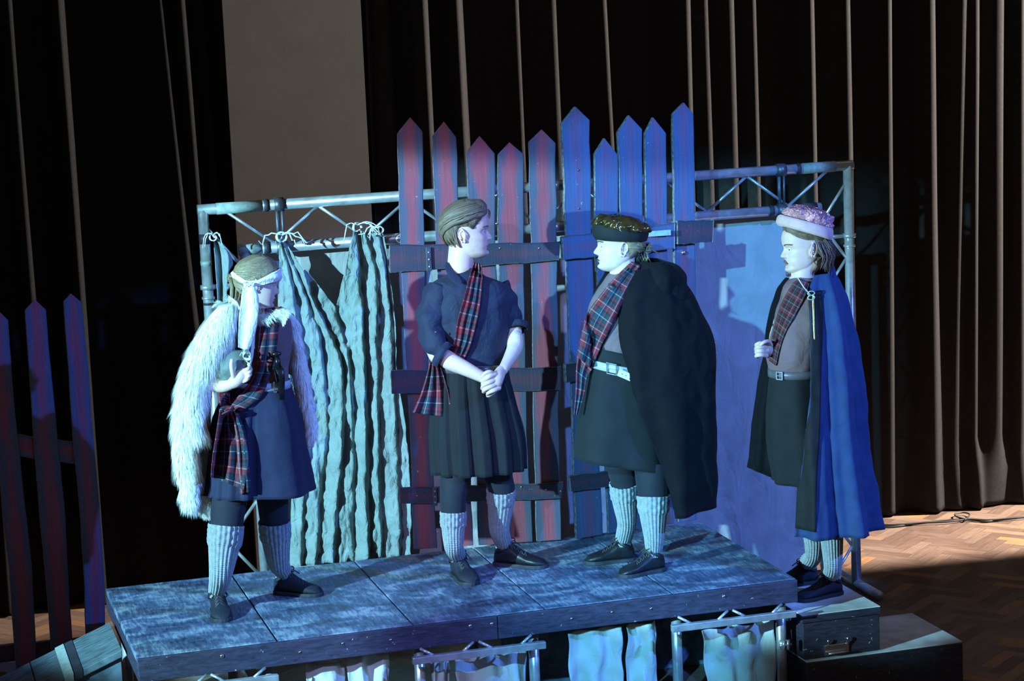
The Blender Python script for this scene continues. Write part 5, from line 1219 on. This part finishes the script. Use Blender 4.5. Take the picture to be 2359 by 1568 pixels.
    def strip(K, dep, yo, nst, ln=(.03, .07), side=True, droop=1.0):
        S = spl([(*k, d) for k, d in zip(K, dep)], 60); rings = []; n = 20
        for s in S:
            a = PY(s[0], s[1], Y+yo); b = PY(s[2], s[3], Y+yo); c = (a+b)/2; u = (b-a)/2
            rings.append([c+u*math.cos(2*math.pi*j/n)*.86+V((0, s[4]*math.sin(2*math.pi*j/n), 0)) for j in range(n)])
        fb.rows(rings, closed=True, cap=True)
        for _ in range(int(nst*2.3)):
            i = rnd.randint(0, 58); j = rnd.randint(0, n-1); t = rnd.random(); p = V(rings[i][j]).lerp(V(rings[i+1][(j+1) % n]), t)
            c = sum((V(q) for q in rings[i]), V((0, 0, 0)))/n; nn = (p-c).normalized(); dn = (V(rings[min(59, i+2)][0])-V(rings[i][0])+V(rings[min(59, i+2)][n//2])-V(rings[i][n//2])).normalized()
            l = rnd.uniform(*ln); cl = noise.noise_vector(p*22)*.9; d = (nn*.55+dn*.9*droop+V((0, 0, -.55*droop))+V(cl)*.55).normalized(); sd = d.cross(nn).normalized()*rnd.uniform(.0004, .0010)
            q1 = p+(nn*.35+d*.65).normalized()*l*.45; q2 = p+nn*.012+d*l*.8+V((0, 0, -.01)); q3 = q2+(d+V((0, 0, -.7))+V(cl)*.5).normalized()*l*.35
            fr.add([p-sd, p+sd, q1-sd, q1+sd, q2-sd*.6, q2+sd*.6, q3], [(0, 1, 3, 2), (2, 3, 5, 4), (4, 5, 6)])
    strip([(500, 706, 556, 690), (470, 740, 545, 726), (440, 790, 532, 782), (418, 850, 500, 850), (410, 900, 474, 910), (410, 960, 470, 968), (424, 1000, 470, 1002)], [.05, .08, .09, .08, .07, .06, .02], -.10, 5200)
    strip([(420, 880, 455, 880), (404, 940, 452, 945), (402, 1010, 452, 1010), (410, 1070, 452, 1075), (424, 1110, 448, 1118), (430, 1150, 440, 1152)], [.05, .07, .07, .06, .04, .01], -.04, 3600)
    strip([(446, 1140, 500, 1136), (456, 1160, 502, 1154), (474, 1176, 500, 1172)], [.04, .04, .02], .02, 1100, (.02, .04))
    strip([(520, 676, 556, 700), (560, 708, 572, 730), (600, 722, 604, 738), (634, 714, 640, 730), (660, 712, 650, 730)], [.04, .035, .025, .025, .03], -.10, 1500, (.012, .026), droop=.4)
    strip([(500, 704, 556, 696), (510, 696, 552, 690)], [.06, .04], .03, 500, (.015, .04), droop=.3)
    strip([(646, 704, 668, 716), (660, 740, 682, 738), (668, 800, 692, 796), (676, 860, 706, 856), (688, 920, 716, 916), (700, 970, 722, 966), (706, 1006, 722, 1000)], [.03, .045, .05, .05, .05, .04, .02], .06, 4200, (.02, .045))
    fo = fb.build('fur_stole', 'fur_base', per); fo['label'] = 'long haired white fur stole'; fr.build('fur_hair', 'fur', fo, False)
    lin, _ = loft('stole_lining', 'lining', fo, [(455, 880, 490, 885, Y+.02, .03), (452, 950, 484, 955, Y+.02, .03), (446, 1040, 484, 1045, Y+.02, .03), (444, 1120, 490, 1128, Y+.02, .03), (450, 1150, 496, 1152, Y+.02, .02)], n=30, steps=20)
    for j, (sp, a_, b_) in enumerate((
        ([(P(521, 1208, -.08), .073), (P(517, 1250, -.09), .070), (P(510, 1310, -.11), .053), (P(504, 1350, -.12), .040), (PZ(501, 1392, .665), .037)], None, None),
        ([(P(632, 1200, .11), .066), (P(635, 1240, .12), .063), (P(640, 1290, .135), .049), (P(646, 1325, .145), .038), (PZ(649, 1350, .665), .037)], (634, 1366), (742, 1372)))):
        if j == 0: h0 = PZ(501, 1404, .6); t0 = h0+V((-.01, -.235, 0))
        else: h0 = PZ(*a_, .6); t0 = PZ(*b_, .6); t0 = h0+(t0-h0).normalized()*.245
        sp = ankle(sp, h0, t0); sock(per, sp, .10); shoe(per, (h0.x, h0.y), (t0.x, t0.y), .6, (sp[-1][0], .040), .049, .082, 'suede', seed=j+9)
    for q in ([(P(538, 1110, -.05), .082), (P(526, 1170, -.07), .077), (P(521, 1216, -.08), .071)], [(P(624, 1110, .08), .076), (P(630, 1170, .10), .069), (P(632, 1206, .11), .064)]): sleeve('legging', 'legging', per, q, wr=.001)
    # things she holds and carries
    pg = thing('pouch', 'grey green drawstring pouch held in the hand of the woman with the fur', 'pouch', PY(530, 850, Y-.17))
    rows = []
    for (xa, ya, xb, yb, dp) in spl([(494, 862, 520, 884, .012), (498, 836, 548, 882, .045), (512, 818, 562, 872, .052), (530, 808, 574, 850, .045), (548, 806, 576, 832, .030), (557, 806, 574, 822, .018), (562, 800, 580, 816, .024)], 30):
        a = PY(xa, ya, Y-.16); b = PY(xb, yb, Y-.16); c = (a+b)/2; u = (b-a)/2; rows.append([c+u*math.cos(q)+V((0, dp*math.sin(q), 0))*(1+.06*math.sin(q*9)) for q in np.linspace(0, 2*math.pi, 48, endpoint=False)])
    g = G(); g.rows(rows, closed=True, cap=True); g.build('bag', 'pouch', pg)
    g = G(); c = PY(566, 814, Y-.20)
    for k in range(3): g.tube([c+V((.017*math.cos(a)+.002*k, -.016+.012*math.sin(a*2), .020*math.sin(a)-.004*k)) for a in np.linspace(0, 6.2, 20)], .0022, 6)
    g.tube([c, c+V((-.02, -.02, .01)), c+V((-.03, -.02, -.005))], .0022, 6); g.tube([c, c+V((.022, -.02, -.02)), c+V((.012, -.02, -.045)), c+V((-.004, -.015, -.03))], .0022, 6); g.build('drawstring', 'cord', pg)
    dg = thing('dagger', 'black hilted dagger tucked in the belt of the woman with the fur', 'dagger', PY(640, 860, Y-.14))
    g = G(); g.tube([PY(638, 822, Y-.15), PY(641, 846, Y-.15)], [.012, .014], 12); g.ball(PY(637, 815, Y-.15), .019, 14, (1.2, .8, .7)); g.build('hilt', 'gloss', dg)
    g = G(); g.box(PY(640, 847, Y-.15), .05, .02, .012); bevel(g.build('guard', 'gloss', dg, False), .004)
    g = G(); g.tube([PY(643, 848, Y-.148), PY(647, 872, Y-.140), PY(650, 920, Y-.13)], [.021, .019, .010], 14, flat=.4, up=(0, 1, 0)); g.build('sheath', 'gloss', dg)
    return per
man_navy(); gold_hat(); blue_cape(); fur_wrap()
